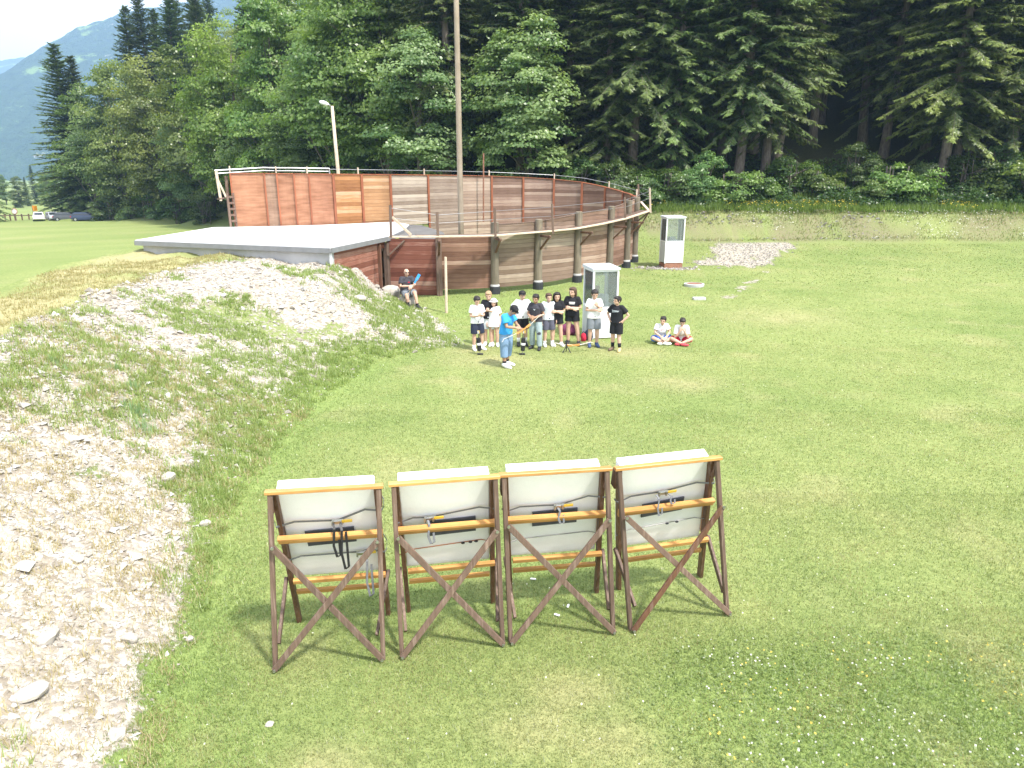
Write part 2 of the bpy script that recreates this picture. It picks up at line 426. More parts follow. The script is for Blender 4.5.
sp = N(nt, 'ShaderNodeSeparateColor'); nt.links.new(so, sp.inputs[0])
f1 = noise(nt, pos, 9, 6, .7); f2 = noise(nt, pos, 38, 4, .7); f3 = noise(nt, pos, 1.3, 5, .6)
turf = mix(nt, 1.0, ac, ramp(nt, math_n(nt, 'ADD', math_n(nt, 'MULTIPLY', f1, .55), math_n(nt, 'MULTIPLY', f2, .45)), [(.3, (.50, .56, .45)), (.5, (.95, .95, .9)), (.7, (1.45, 1.35, 1.35))]), 'MULTIPLY')
turf = mix(nt, ramp(nt, f2, [(.62, (0, 0, 0)), (.72, (.5, .5, .5))]), turf, (.42, .40, .20))
vor = N(nt, 'ShaderNodeTexVoronoi'); vor.inputs['Scale'].default_value = 14; nt.links.new(pos, vor.inputs['Vector'])
vor2 = N(nt, 'ShaderNodeTexVoronoi'); vor2.inputs['Scale'].default_value = 34; nt.links.new(pos, vor2.inputs['Vector'])
sv = N(nt, 'ShaderNodeSeparateColor'); nt.links.new(vor.outputs['Color'], sv.inputs[0])
stone = ramp(nt, math_n(nt, 'ADD', math_n(nt, 'MULTIPLY', sv.outputs[0], .5), math_n(nt, 'MULTIPLY', f1, .5)), [(.2, (.26, .22, .17)), (.5, (.38, .34, .28)), (.8, (.52, .49, .435))])
gmask = math_n(nt, 'ADD', sp.outputs[0], math_n(nt, 'MULTIPLY', math_n(nt, 'SUBTRACT', f1, .5), 1.3))
gmask = math_n(nt, 'MULTIPLY', ramp(nt, gmask, [(.38, (0, 0, 0)), (.58, (1, 1, 1))]), ramp(nt, sp.outputs[0], [(.02, (0, 0, 0)), (.15, (1, 1, 1))]))
c = mix(nt, gmask, turf, stone)
bm_ = math_n(nt, 'MULTIPLY', sp.outputs[1], ramp(nt, f1, [(.35, (.2, .2, .2)), (.6, (1, 1, 1))]))
c = mix(nt, bm_, c, ramp(nt, f2, [(.3, (.13, .105, .07)), (.7, (.27, .225, .155))]))
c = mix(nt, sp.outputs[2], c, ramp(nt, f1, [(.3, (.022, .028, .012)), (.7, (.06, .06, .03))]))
nt.links.new(c, b.inputs['Base Color']); b.inputs['Roughness'].default_value = .95; b.inputs['Specular IOR Level'].default_value = .1
hgt = math_n(nt, 'ADD', math_n(nt, 'MULTIPLY', f2, .5), math_n(nt, 'MULTIPLY', math_n(nt, 'MULTIPLY', gmask, vor.outputs['Distance']), -1.2))
bump(nt, b, hgt, .7, .05)
M_GROUND = m; me.materials.append(m)
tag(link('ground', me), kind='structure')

# ------------------------------------------------------------------ the four archery butts
SHIFT = [.085, -.03, -.10, -.25]; SHF = [.08, .06, .07, .14]
FEET = [((274, 670), (384, 660)), ((401, 657), (504, 645)), ((510, 643), (614.6, 633)), ((630.5, 631), (729, 614.5))]
STAND_LABELS = ['archery target stand beside the gravel slope, its lower strap hanging loose below the board',
                'archery target stand, second from the gravel slope, thin red cord across its lower board',
                'archery target stand between the second and the most turned stand, short buckle above dark pad',
                'archery target stand farthest from the gravel slope, turned more than the other three']
def make_stand(i, px1, px2):
    a, b_ = Pz(*px1, 0), Pz(*px2, 0)
    W = (b_ - a).length - .02; hw = W / 2
    rt = empty('archery_target_stand', ((a + b_) / 2), math.atan2(b_.y - a.y, b_.x - a.x), STAND_LABELS[i], 'target stand', 'archery target stands in a row')
    rr = random.Random(i + 3)
    ZT = 1.87; tw = hw * .935; sh = SHIFT[i]; sf = SHF[i]
    fy = lambda z: .10 + (.80 - .10) * (1 - z / ZT)          # the sloping plane of the front legs
    ry = lambda z: .02 + .02 * z / ZT
    fx = tw - .02
    sl = Vector((0, fy(0) - fy(1), -1)).normalized()         # down the slope
    nf = Vector((0, -sl.z, sl.y)).normalized()               # out of the board's face, up and away
    if nf.y < 0: nf = -nf
    def onf(x, z, d=0): return Vector((x + sf + (sh - sf) * z / ZT, fy(z), z)) + nf * d
    for sx in (-1, 1):
        MB().beam((sx * hw, ry(0), -.03), (sx * tw + sh, ry(ZT), ZT), .046, .05).build('rear_leg', M_GREYW, rt)
        MB().beam(onf(sx * (fx + .01), -.03), onf(sx * (fx - .005), ZT - .01), .045, .085).build('front_leg', M_DARKW, rt)
        MB().beam(onf(sx * (fx + .05), .70), (sx * (hw - .05), ry(.26) + .03, .26), .032, .06).build('side_strut', M_GREYW, rt)
        MB().beam((sx * (fx + .028) + sh, ry(ZT) + .055, ZT - .02), (sx * (fx + .028) + sh, ry(1.6) + .10, 1.66), .03, .10).build('gusset', M_DARKW, rt)
    # crossed braces behind the rear legs
    for sx, dy in ((-1, -.030), (1, -.060)):
        z1 = 1.37 + rr.uniform(-.015, .015)
        p, q = Vector((sx * (hw - .018 + (tw - hw) * z1 / ZT) + sh * z1 / ZT, dy, z1)), Vector((-sx * (hw - .005), dy + (.014 if dy < -.05 else 0), .035))
        br = MB().beam(p, q, .03, .058, (0, 1, 0)).build('brace', M_GREYW if i != 3 or sx < 0 else M_DARKW, rt)
        for e in (p, q): MB().tube([e + Vector((0, -.016, 0)), e + Vector((0, -.026, 0))], .016, 8).build('bolt', M_STEEL, br)
    c = (Vector((0, -.095, .66)), Vector((0, -.105, .66)))
    # varnished rails on the camera side of the front legs
    def rail(z, w, t, x0, x1, d, tilt=0.0):
        return MB().beam(onf(x0, z - tilt, d), onf(x1, z + tilt, d), w, t, sl)
    MB().beam((-tw - .045 + sh, ry(ZT) - .0, ZT + .022), (tw + .045 + sh, ry(ZT) - .0, ZT + .022), .07, .032, (0, 1, 0)).build('top_rail', M_ORW, rt)
    mr = rail(1.31, .078, .040, -fx - .03, fx + .03, -.068).build('middle_rail', M_ORW, rt)
    MB().beam(onf(-fx - .028, 1.347, -.085), onf(fx + .028, 1.347, -.085), .034, .06, sl).build('rail_cap', M_ORW, mr)
    rail(.715, .055, .045, -fx + .03, fx + .02, -.066).build('lower_rail', M_ORW, rt)
    rail(.50, .055, .035, -fx + .03, fx - .03, -.02).build('foot_rail', M_ORW, rt)
    # the foam board
    bt, bb, bw = 1.855, .655, fx - .02
    sk = (-.006, .0, .004, .012)[i]
    top, bot = onf(0, bt, .045), onf(0, bb, .045)
    th = .125
    vs = []
    for d in (0, th):
        for (x, pnt) in ((-bw, bot), (bw, bot), (bw, top), (-bw, top)):
            vs.append(pnt + nf * d + Vector((x + sk * (1 if pnt is top else -1), 0, 0)))
    mb = MB(); mb.add(vs, [(3, 2, 1, 0), (4, 5, 6, 7), (0, 1, 5, 4), (1, 2, 6, 5), (2, 3, 7, 6), (3, 0, 4, 7)])
    bo = mb.build('foam_board', M_FOAM, rt)
    bv = bo.modifiers.new('b', 'BEVEL'); bv.width = .012; bv.segments = 2
    for sx in (-1, 1):   # thin reddish and orange strips along the board's sides
        MB().beam(onf(sx * (bw + .014), 1.80, .06), onf(sx * (bw + .014), .72, .06), .018, .05, (1, 0, 0)).build('edge_strip', M_RED if i < 2 else M_ORW, rt)
    # dark pad behind the middle rail
    pc = onf((-.02, .06, .01, .0)[i], 1.215, .033); an = (.05, .045, .04, .10)[i]
    ax = Vector((1, 0, 0)) * math.cos(an) - sl * math.sin(an); 
    MB().beam(pc - ax * .24, pc + ax * .24, .215 if i != 3 else .20, .018, sl).build('backing_pad', M_PAD, rt)
    # tension straps round legs and board, slack between the buckle and the legs
    def strap(zl, zr, zb, xb, w, d0=.018, tails=(), mat=M_STRAP, thick=.004, yel=True):
        st = MB(); xl = fx + .05
        pts = [onf(-xl, zl, .0), onf(-xl + .02, zl, -.052), onf(-bw * .75, zl * .8 + zb * .2, .010), onf(xb, zb, d0), onf(bw * .75, zr * .8 + zb * .2, .010), onf(xl - .02, zr, -.052), onf(xl, zr, .0), onf(xl, zr, .1), onf(bw + .03, zr, th + .07)]
        for p, q in zip(pts[:-1], pts[1:]): st.beam(p, q, w, thick, sl, .2)
        so_ = st.build('strap', mat, rt)
        if yel is not None:
            bk = MB(); c0 = onf(xb, zb, -.002)
            bk.beam(c0 + Vector((-.055, 0, 0)), c0 + Vector((.06, 0, .004)), .045, .03, sl); bk.tube([c0 + sl * -.024 + Vector((-.045, -.02, 0)), c0 + sl * .03 + Vector((-.05, -.03, 0))], .011, 8)
            bk.tube([c0 + sl * -.03 + Vector((.03, -.02, 0)), c0 + sl * .03 + Vector((.035, -.02, 0))], .012, 8)
            bk.build('buckle', M_STEEL, so_)
            MB().beam(c0 + Vector((.045, -.02, .012)), c0 + Vector((.14, -.03, .02)), .03, .014, sl).build('buckle_handle', M_YEL, so_)
            for (dx, ln, lo) in tails:
                tl = MB(); p0 = c0 + Vector((dx, -.03, 0))
                ps = [p0, p0 + Vector((.012, -.05, -.12 * ln)), p0 + Vector((-.004, -.06, -.62 * ln)), p0 + Vector((.02, -.05, -ln)), p0 + Vector((.055, -.05, -ln * .95)), p0 + Vector((.05, -.05, -ln * (1 - lo)))]
                for p, q in zip(ps[:-1], ps[1:]): tl.beam(p, q, .024, .004, (1, .4, 0), .2)
                tl.build('strap_tail', M_BLK if i == 0 and zb > 1 else M_STRAP, so_)
    def cord(zl, zr, mat, kx):
        c_ = MB(); c_.tube([onf(-fx - .05, zl, -.03), onf(-bw * .8, zl, .03), onf(bw * .8, zr, .03), onf(fx + .05, zr, -.03)], .005, 6)
        co_ = c_.build('cord', mat, rt)
        for k in kx:
            t = (k + bw) / (2 * bw); z = zl + (zr - zl) * t
            MB().ell(onf(k, z, .02), (.022, .014, .012), n=8, m=6).build('toggle', M_BLK, co_)
    if i == 0:
        strap(1.47, 1.60, 1.44, .07, .024, tails=((-.04, .34, .55), (.03, .48, .85)))
        strap(.99, 1.03, .985, .27, .022, tails=((.04, .46, .8),))
    elif i == 1:
        strap(1.40, 1.49, 1.38, -.17, .02, tails=((-.02, .24, .5),)); cord(.93, .985, M_RED, (.16, .24, .30))
    elif i == 2:
        strap(1.42, 1.53, 1.40, .05, .02, tails=((-.02, .16, .6),)); cord(.93, .97, M_WIRE, ())
    else:
        strap(1.45, 1.56, 1.46, -.02, .024, tails=((-.09, .22, .4), (.05, .1, .5))); cord(.93, .99, M_WIRE, (.06, .18))
    return rt
for i, f_ in enumerate(FEET): make_stand(i, *f_)

# ------------------------------------------------------------------ round wooden enclosure
def catmull(P, n=10):
    out = []; P = [Vector(p) for p in P]
    for i in range(len(P) - 1):
        p0 = P[max(i - 1, 0)]; p1 = P[i]; p2 = P[i + 1]; p3 = P[min(i + 2, len(P) - 1)]
        for k in range(n):
            t = k / n
            out.append(.5 * ((2 * p1) + (p2 - p0) * t + (2 * p0 - 5 * p1 + 4 * p2 - p3) * t * t + (3 * p1 - p0 - 3 * p2 + p3) * t ** 3))
    out.append(P[-1]); return out
ring = empty('wooden_enclosure', (0, 34, 0), 0, 'big round open enclosure of weathered brown boards with posts and a walkway rail', 'wooden enclosure', world=True)
PP = [PG(440, 295.5), PG(495, 293.5), PG(538, 289), PG(577, 282), PG(609, 274.5), PG(626, 267.5), PG(634, 262)]
PTOP = [2.62] + [Py(px, py, p.y).z for (px, py), p in zip([(495, 222), (538, 219), (577, 211.5), (609, 206), (625.5, 200), (633.5, 197)], PP[1:])]
# near wall: seven panels between round posts, boards standing a little inside the posts
wallpath = [(p.x, p.y + .0, 0) for p in PP]
fw = [(6.35, 38.0), (6.15, 39.6), (5.35, 41.2), (4.1, 42.3), (2.45, 42.9), (.6, 42.7), (-1.25, 41.9), (-2.95, 40.6), (-4.55, 38.9), (-6.2, 36.9), (-7.4, 35.85), (-8.5, 34.8), (-9.45, 34.25), (-10.05, 34.02), (-10.75, 33.77), (-11.25, 33.58), (-12.6, 33.1)]
ftop = [3.66, 3.78, 4.02, 4.28, 4.45, 4.55, 4.62, 4.66, 4.68, 4.70, 4.71, 4.72, 4.73, 4.74, 4.74, 4.75, 4.75]
NEARC = [(0.313, 0.186, 0.132), (0.335, 0.260, 0.196), (0.308, 0.226, 0.172), (0.335, 0.226, 0.167), (0.319, 0.198, 0.149), (0.313, 0.192, 0.144), (0.281, 0.169, 0.127)]
FARC = [(0.270, 0.158, 0.115), (0.270, 0.158, 0.121), (0.265, 0.164, 0.127), (0.281, 0.186, 0.149), (0.281, 0.186, 0.149), (0.302, 0.203, 0.161), (0.367, 0.271, 0.213), (0.400, 0.322, 0.265), (0.410, 0.339, 0.276), (.44, .25, .125), (.44, .22, .095), (.37, .155, .072), (.41, .18, .085), (.37, .16, .075), (.33, .20, .125), (.42, .185, .085)]
allp = [(p.x, p.y) for p in PP] + fw
alltop = PTOP + ftop
cols = NEARC + FARC
base_off = Vector((0, 0))
cen = Vector((-1.5, 36.5))
for i in range(len(allp) - 1):
    a, b_ = Vector(allp[i]), Vector(allp[i + 1])
    d = (b_ - a).normalized(); nrm = Vector((d.y, -d.x))
    if nrm.dot((a + b_) / 2 - cen) < 0: nrm = -nrm
    ins = -nrm * .13
    # each panel is gently curved boards: four chords
    npts = 4
    for_b = []
    bul = .09
    for k in range(npts + 1):
        t = k / npts; for_b.append(a.lerp(b_, t) + ins + nrm * bul * 4 * t * (1 - t))
    zt0, zt1 = alltop[i] - .12, alltop[i + 1] - .12
    if i >= 6: zt0 += .12; zt1 += .12
    if i == 0: zt0 = zt1 = 2.42
    outl = [p + nrm * .03 for p in for_b] + [p - nrm * .03 for p in reversed(for_b)]
    zb = []; zt = []
    for j, p in enumerate(outl):
        k = j if j <= npts else 2 * npts + 1 - j
        t = k / npts
        deck = 2.2 if i >= 15 else None
        zb.append((gz(p.x, p.y) + (.22 if i < 6 else -.1)) if deck is None else deck); zt.append(zt0 + (zt1 - zt0) * t)
    pn = MB().prism([tuple(p) for p in outl], zb, zt).build('wall_panel', M_PLY if i >= 18 else M_PLANK, ring, color=cols[i])
    if i >= 6:   # cap board and batten inside the far wall
        cp = MB()
        for k in range(npts):
            t0, t1 = k / npts, (k + 1) / npts
            cp.beam((*for_b[k], zt0 + (zt1 - zt0) * t0 + .02), (*for_b[k + 1], zt0 + (zt1 - zt0) * t1 + .02), .15, .04, (*nrm, 0))
        cp.build('cap_board', M_RED, pn)
    elif i >= 1:
        cp = MB()
        for k in range(npts):
            t0, t1 = k / npts, (k + 1) / npts
            cp.beam((*for_b[k], zt0 + (zt1 - zt0) * t0 + .015), (*for_b[k + 1], zt0 + (zt1 - zt0) * t1 + .015), .09, .03, (*nrm, 0))
        cp.build('cap_board', M_GREYW, pn)
def out_of(i):
    a, b_, c = Vector(allp[max(i - 1, 0)]), Vector(allp[i]), Vector(allp[min(i + 1, len(allp) - 1)])
    d = (c - a).normalized(); n = Vector((d.y, -d.x))
    return n if n.dot(b_ - cen) > 0 else -n
# round posts in black shoes outside the near wall; red battens inside the far wall
for i, p in enumerate(PP):
    g = gz(p.x, p.y)
    if i == 0:
        MB().beam((p.x, p.y - .02, g - .1), (p.x, p.y - .02, 2.4), .22, .2).build('corner_post', M_GREYW, ring); continue
    po = MB().tube([(p.x, p.y, g), (p.x, p.y, g + 1.5), (p.x + .01, p.y, PTOP[i] - .02), (p.x + .01, p.y, PTOP[i])], [.165, .158, .15, .12], 14).build('wall_post', M_POST, ring, smooth=False)
    MB().tube([(p.x, p.y, g - .2), (p.x, p.y, g + .26), (p.x, p.y, g + .30)], [.215, .215, .19], 14).build('post_shoe', M_SHOE, po)
    MB().tube([(p.x, p.y, g + .30), (p.x, p.y, g + .37)], [.19, .175], 14).build('post_collar', M_CONC, po)
for i in range(7, len(allp)):
    p = Vector(allp[i]); n = out_of(i)
    q = p - n * .21
    zb = gz(q.x, q.y) - .1 if i < 16 else 2.4
    MB().beam((*q, zb), (*q, alltop[i] - .005), .055, .12 if i < 19 else .07, (*n, 0)).build('wall_batten', M_RED, ring)
# rail on stakes above the far wall
for i in range(7, len(allp)):
    p = Vector(allp[i]); n = out_of(i)
    if i % 2 == 1:
        MB().beam((*(p + n * .1), alltop[i] - .9), (*(p + n * .1), alltop[i] + .34), .07, .06, (*n, 0)).build('rail_stake', M_BEAM, ring)
tb = MB(); tb.tube([(*(Vector(allp[i]) + out_of(i) * .16), alltop[i] + .24) for i in range(7, 19)], .014, 6); tb.build('top_wire', M_PIPE, ring)
tb = MB(); L0 = [(*(Vector(allp[i]) + out_of(i) * .16), alltop[i] + .27) for i in range(18, len(allp))]
L0[-1] = tuple(Py(214.5, 170.5, 32.6))
tb.tube(L0, .032, 8); tb.tube([tuple(Vector(v) + Vector((0, .05, -.13))) for v in L0], .026, 8); tb.tube([L0[0], (L0[0][0], L0[0][1], 4.5)], .032, 8)
tb.build('hand_rail', M_PIPE, ring)
# ladder platform at the open end of the far wall
def lad(px, py, Y): return Py(px, py, Y)
MB().beam(lad(216, 171, 32.6), lad(221, 201, 32.6), .1, .1).build('ladder_post', M_BEAM, ring)
MB().beam(lad(218, 199, 32.6), lad(232, 197, 33.0), .3, .06, (0, 1, .0)).build('ladder_landing', M_GREYW, ring)
MB().beam(lad(226, 176, 33.1), lad(231, 226, 33.1), .13, .1).build('ladder_post', M_GREYW, ring)
MB().beam(lad(217, 178, 32.6), lad(226, 197, 32.6), .07, .06).build('ladder_brace', M_BEAM, ring)
ld = MB()
ld.beam(lad(227, 193, 32.3), lad(231, 227, 32.3), .08, .06); ld.beam(lad(233, 193, 32.8), lad(237, 227, 32.8), .08, .06)
for k in range(5):
    ld.beam(lad(228 + .8 * k, 197 + 6 * k, 32.3), lad(234 + .8 * k, 197 + 6 * k, 32.8), .09, .03, (0, 0, 1))
ld.build('ladder', M_GREYW, ring)
# walkway beam outside the near wall with stakes, wires and brackets
WK = [(389, 237, 26.0), (418, 236.5, 26.1), (440, 236.5, 26.4), (495, 235.5, 27.2), (552, 231, 29.2), (577, 228.5, 30.0), (604, 223.5, 31.2), (626, 218.5, 33.0), (649, 211, 35.6), (641, 202, 39.0)]
wp = [Py(*w) for w in WK]
wb = MB(); wi = MB()
for a, b_ in zip(wp[:-1], wp[1:]):
    wb.beam(a, b_, .06, .13, (0, 0, 1), .1)
wb.build('walkway_beam', M_BEAM, ring)
pl = MB()
for (a, b_) in zip(wp[1:-2], wp[2:-1]):
    d = (b_ - a).normalized(); n = Vector((-d.y, d.x, 0))
    pl.beam(a + n * .25 + Vector((0, 0, .02)), b_ + n * .25 + Vector((0, 0, .02)), .34, .035, n)
pl.build('walkway_planks', M_GREYW, ring)
STK = [(391, 205, 237.5, 26.0), (438, 212, 240, 26.4), (495.5, 208, 237, 27.2), (553, 204, 234, 29.2), (625.5, 197, 222, 33.0), (639, 184, 203, 39.0), (650.5, 188, 213, 35.6)]
tops = []
for (px, y0, y1, Y) in STK:
    MB().beam(Py(px, y1, Y - .05), Py(px - .8, y0, Y - .05), .09, .07).build('rail_stake', M_GREYW if px < 640 else M_BEAM, ring); tops.append((Py(px, y0 + 3, Y), Py(px, (y0 * .6 + y1 * .4), Y)))
wr = MB()
for k in (0, 1):
    wr.tube([t[k] for t in tops[:5]] + [tops[6][k], tops[5][k]], .009, 5)
wr.build('walkway_wire', M_WIRE, ring)
MB().beam(Py(392, 217, 26.0), Py(411, 235, 26.0), .09, .06).build('rail_brace', M_BEAM, ring)
for (px, py, i) in ((440, 240, 0), (497, 238, 1), (541, 234, 2), (579, 230, 3), (610, 224, 4), (628, 219, 5)):
    p = PP[i]; n = out_of(i); n3 = Vector((n.x, n.y, 0)); z = (2.36, 2.4, 2.42, 2.45, 2.55, 2.62)[i]
    q = p + n3 * .75
    bk = MB().beam((p.x + n.x * .1, p.y + n.y * .1, z - .62), (q.x, q.y, z - .02), .08, .06, (-n.y, n.x, 0)); bk.beam((p.x, p.y, z - .06), (q.x, q.y, z - .06), .08, .08, (0, 0, 1))
    bk.build('walkway_bracket', M_DARKW, ring)
for dx in (-.5, .1):
    e = Py(649, 211, 35.6); MB().beam(e + Vector((0, 0, -.05)), e + Vector((dx - .6, .3, -1.0)), .06, .06).build('walkway_bracket', M_GREYW, ring)

# ------------------------------------------------------------------ low flat roofed building
hut = empty('flat_roofed_building', (-9, 28, 0), 0, 'low building half buried in the gravel mound under a white flat roof, brown boarded side', 'building', world=True)
A, B, C = Pz(135, 240, 2.45), Pz(330, 247.5, 2.45), Pz(390, 235.5, 2.45)
roofp = [A, B, C, Pz(404, 229, 2.45), Pz(409, 224.5, 2.45), Vector((-5.9, 36.45, 0)), Vector((-7.6, 35.1, 0)), Vector((-9.0, 34.1, 0)), Vector((-11.2, 33.2, 0)), Vector((-13.4, 32.6, 0))]
rf = MB().prism([(p.x, p.y) for p in roofp], 2.31, 2.45).build('roof', M_ROOF, hut)
ld = MB().prism([(C.x + .3, C.y + .55), (-3.9, 28.2), (PP[0].x, PP[0].y + .25), (-2.7, 29.5), (-3.0, 31.5), (-4.5, 36.0), (-5.8, 36.5), (roofp[4].x - .6, roofp[4].y - .4)], 2.20, 2.32).build('landing', plain('shaded_decking', (.13, .125, .12), .9, .25, 2), hut)  # shadow over this low floor is put into its dark grey
ed = MB()
for p, q_ in zip(roofp[:5] , roofp[1:5]):
    d = (q_ - p).normalized(); n = Vector((d.y, -d.x, 0)); ed.beam((p.x + n.x * .03, p.y + n.y * .03, 2.345), (q_.x + n.x * .03, q_.y + n.y * .03, 2.345), .03, .165 , n)
d = (roofp[-1] - A); d.z = 0; d.normalize(); n = Vector((-d.y, d.x, 0)) 
ed.beam((A.x - abs(n.x) * .03, A.y, 2.345), (roofp[-1].x - .03, roofp[-1].y, 2.345), .03, .165, n)
ed.build('roof_edge', M_CONCD, rf)
i_ = .06
Ai, Bi, Ci, Di = Vector((A.x + .2, A.y + .12, 0)), Vector((B.x - .05, B.y + .16, 0)), Vector((C.x - .12, C.y + .05, 0)), Vector((roofp[-1].x + .2, roofp[-1].y, 0))
def wallbox(mb, p, q_, t, z0, z1):
    d = (q_ - p).normalized(); n = Vector((-d.y, d.x, 0)) * t
    mb.prism([(p.x, p.y), (q_.x, q_.y), (q_.x + n.x, q_.y + n.y), (p.x + n.x, p.y + n.y)], z0, z1)
w = MB(); wallbox(w, Ai, Bi, .2, -.4, 2.31); w.build('front_wall', M_CONC, hut)
w = MB(); wallbox(w, Di, Ai + Vector((0, .25, 0)), .2, -.4, 2.31); w.build('side_wall', M_CONC, hut)
MB().beam((Bi.x + .02, Bi.y - .02, .6), (Bi.x + .02, Bi.y - .02, 2.25), .08, .08).build('corner_pipe', M_WHITE, hut)
# boarded side with its doorway
dv = (Ci - Bi); Ld = dv.length; u = dv.normalized()
d0, d1 = Bi + u * (Ld * .80), Bi + u * (Ld * .955)
WB = (.30, .125, .085)
w = MB(); wallbox(w, Bi + u * .22, d0, .1, -.2, 2.31); w.build('boarded_wall', M_PLANK, hut, color=WB)
w = MB(); wallbox(w, d0, d1, .1, 2.0, 2.31); w.build('boarded_wall', M_PLANK, hut, color=WB)
nn = Vector((u.y, -u.x, 0))
for p in (d0, d1):
    MB().beam((p.x + nn.x * .02, p.y + nn.y * .02, -.1), (p.x + nn.x * .02, p.y + nn.y * .02, 2.2), .12 if p is d0 else .2, .2, (*u[:2], 0)).build('door_post', M_GREYW if p is d1 else M_DARKW, hut)
MB().beam(d0 + Vector((0, 0, 1.3)) - nn * .3, d1 + Vector((0, 0, .5)) - nn * .3, .1, .05, (0, 0, 1)).build('door_brace', M_GREYW, hut)
inner = MB(); wallbox(inner, d0 - nn * .3 - u * .1, d1 - nn * .3 + u * .5, .08, -.2, 2.3); inner.build('inner_wall', M_PLANK, hut, color=(.06, .028, .02))  # boards coloured near black: the doorway's shade is in the colour
w = MB(); wallbox(w, d1 + u * .1, Vector((PP[0].x - .12, PP[0].y + .05, 0)), .1, -.1, 2.33); w.build('boarded_wall', M_PLANK, hut, color=(.25, .10, .07))
MB().beam((d1.x + .1, d1.y - .12, 1.7), (d1.x + .75, d1.y - .0, 2.28), .1, .06, (0, 1, 0)).build('wall_brace', M_GREYW, hut)

# ------------------------------------------------------------------ poles and stakes
def pole(name, p, pts, rad, mat, label, cat, group=None):
    rt = empty(name, p, 0, label, cat, group, world=True); return rt
b_ = Py(461, 226, 33.0); g = gz(b_.x, b_.y)
tp = Py(456.3, 0, 33.0); dirv = (tp - b_) / (tp.z - b_.z)
mp = MB().tube([(b_.x + dirv.x * (z - b_.z), b_.y, z) for z in (g - .2, 3, 7, 11, 14.5)], [.13, .128, .122, .112, .10], 14).build('tall_pole', M_POLE, None, True)
mp.data.transform(Matrix.Translation((-b_.x, -b_.y, -g))); mp.location = (b_.x, b_.y, g)
tag(mp, 'very tall bare wooden pole standing inside the round enclosure', 'pole')
Yl = 45.5; lb = Py(338.5, 176, Yl); g = gz(lb.x, lb.y); lt = Py(332, 106, Yl)
lp = empty('street_lamp', (lb.x, lb.y, g), 0, 'slim lamp post with a small white lamp head rising behind the enclosure wall', 'lamp post', world=True)
MB().tube([(lb.x + .1, Yl, g - .2), lb, lt], [.125, .11, .09], 12).build('post', M_BEAM, lp, True)
la = Py(325, 103.5, Yl - .25)
MB().tube([lt + Vector((0, 0, -.12)), lt.lerp(la, .5) + Vector((0, 0, .02)), la], .05, 8).build('arm', M_PIPE, lp, True)
lh = MB().ell(la + Vector((-.05, -.03, .02)), (.3, .16, .13), Matrix.Rotation(R(18), 3, 'Y')).build('lamp_head', M_WHITE, lp, True)
MB().ell(la + Vector((-.09, -.03, -.06)), (.17, .11, .07)).build('lens', M_GLASS, lh, True)
def stake(px, y0, y1, Y, r, mat, name, label, cat, px0=None):
    p1 = Py(px, y1, Y); p0 = Py(px0 or px, y0, Y)
    o = MB().tube([p1, p1.lerp(p0, .5), p0], [r, r * .97, r * .9], 9).build(name, mat)
    o.data.transform(Matrix.Translation(-p1)); o.location = p1; tag(o, label, cat); return o
stake(483.5, 153, 222, 40.9, .045, M_RUST, 'iron_rod', 'thin rusty rod sticking up above the far wall of the enclosure', 'rod')
pg = PG(446.5, 313)
stake(446.5, 257, 314, pg.y, .05, M_BEAM, 'wooden_stake', 'thin pale wooden stake in the grass in front of the near enclosure wall', 'stake', 445.5)

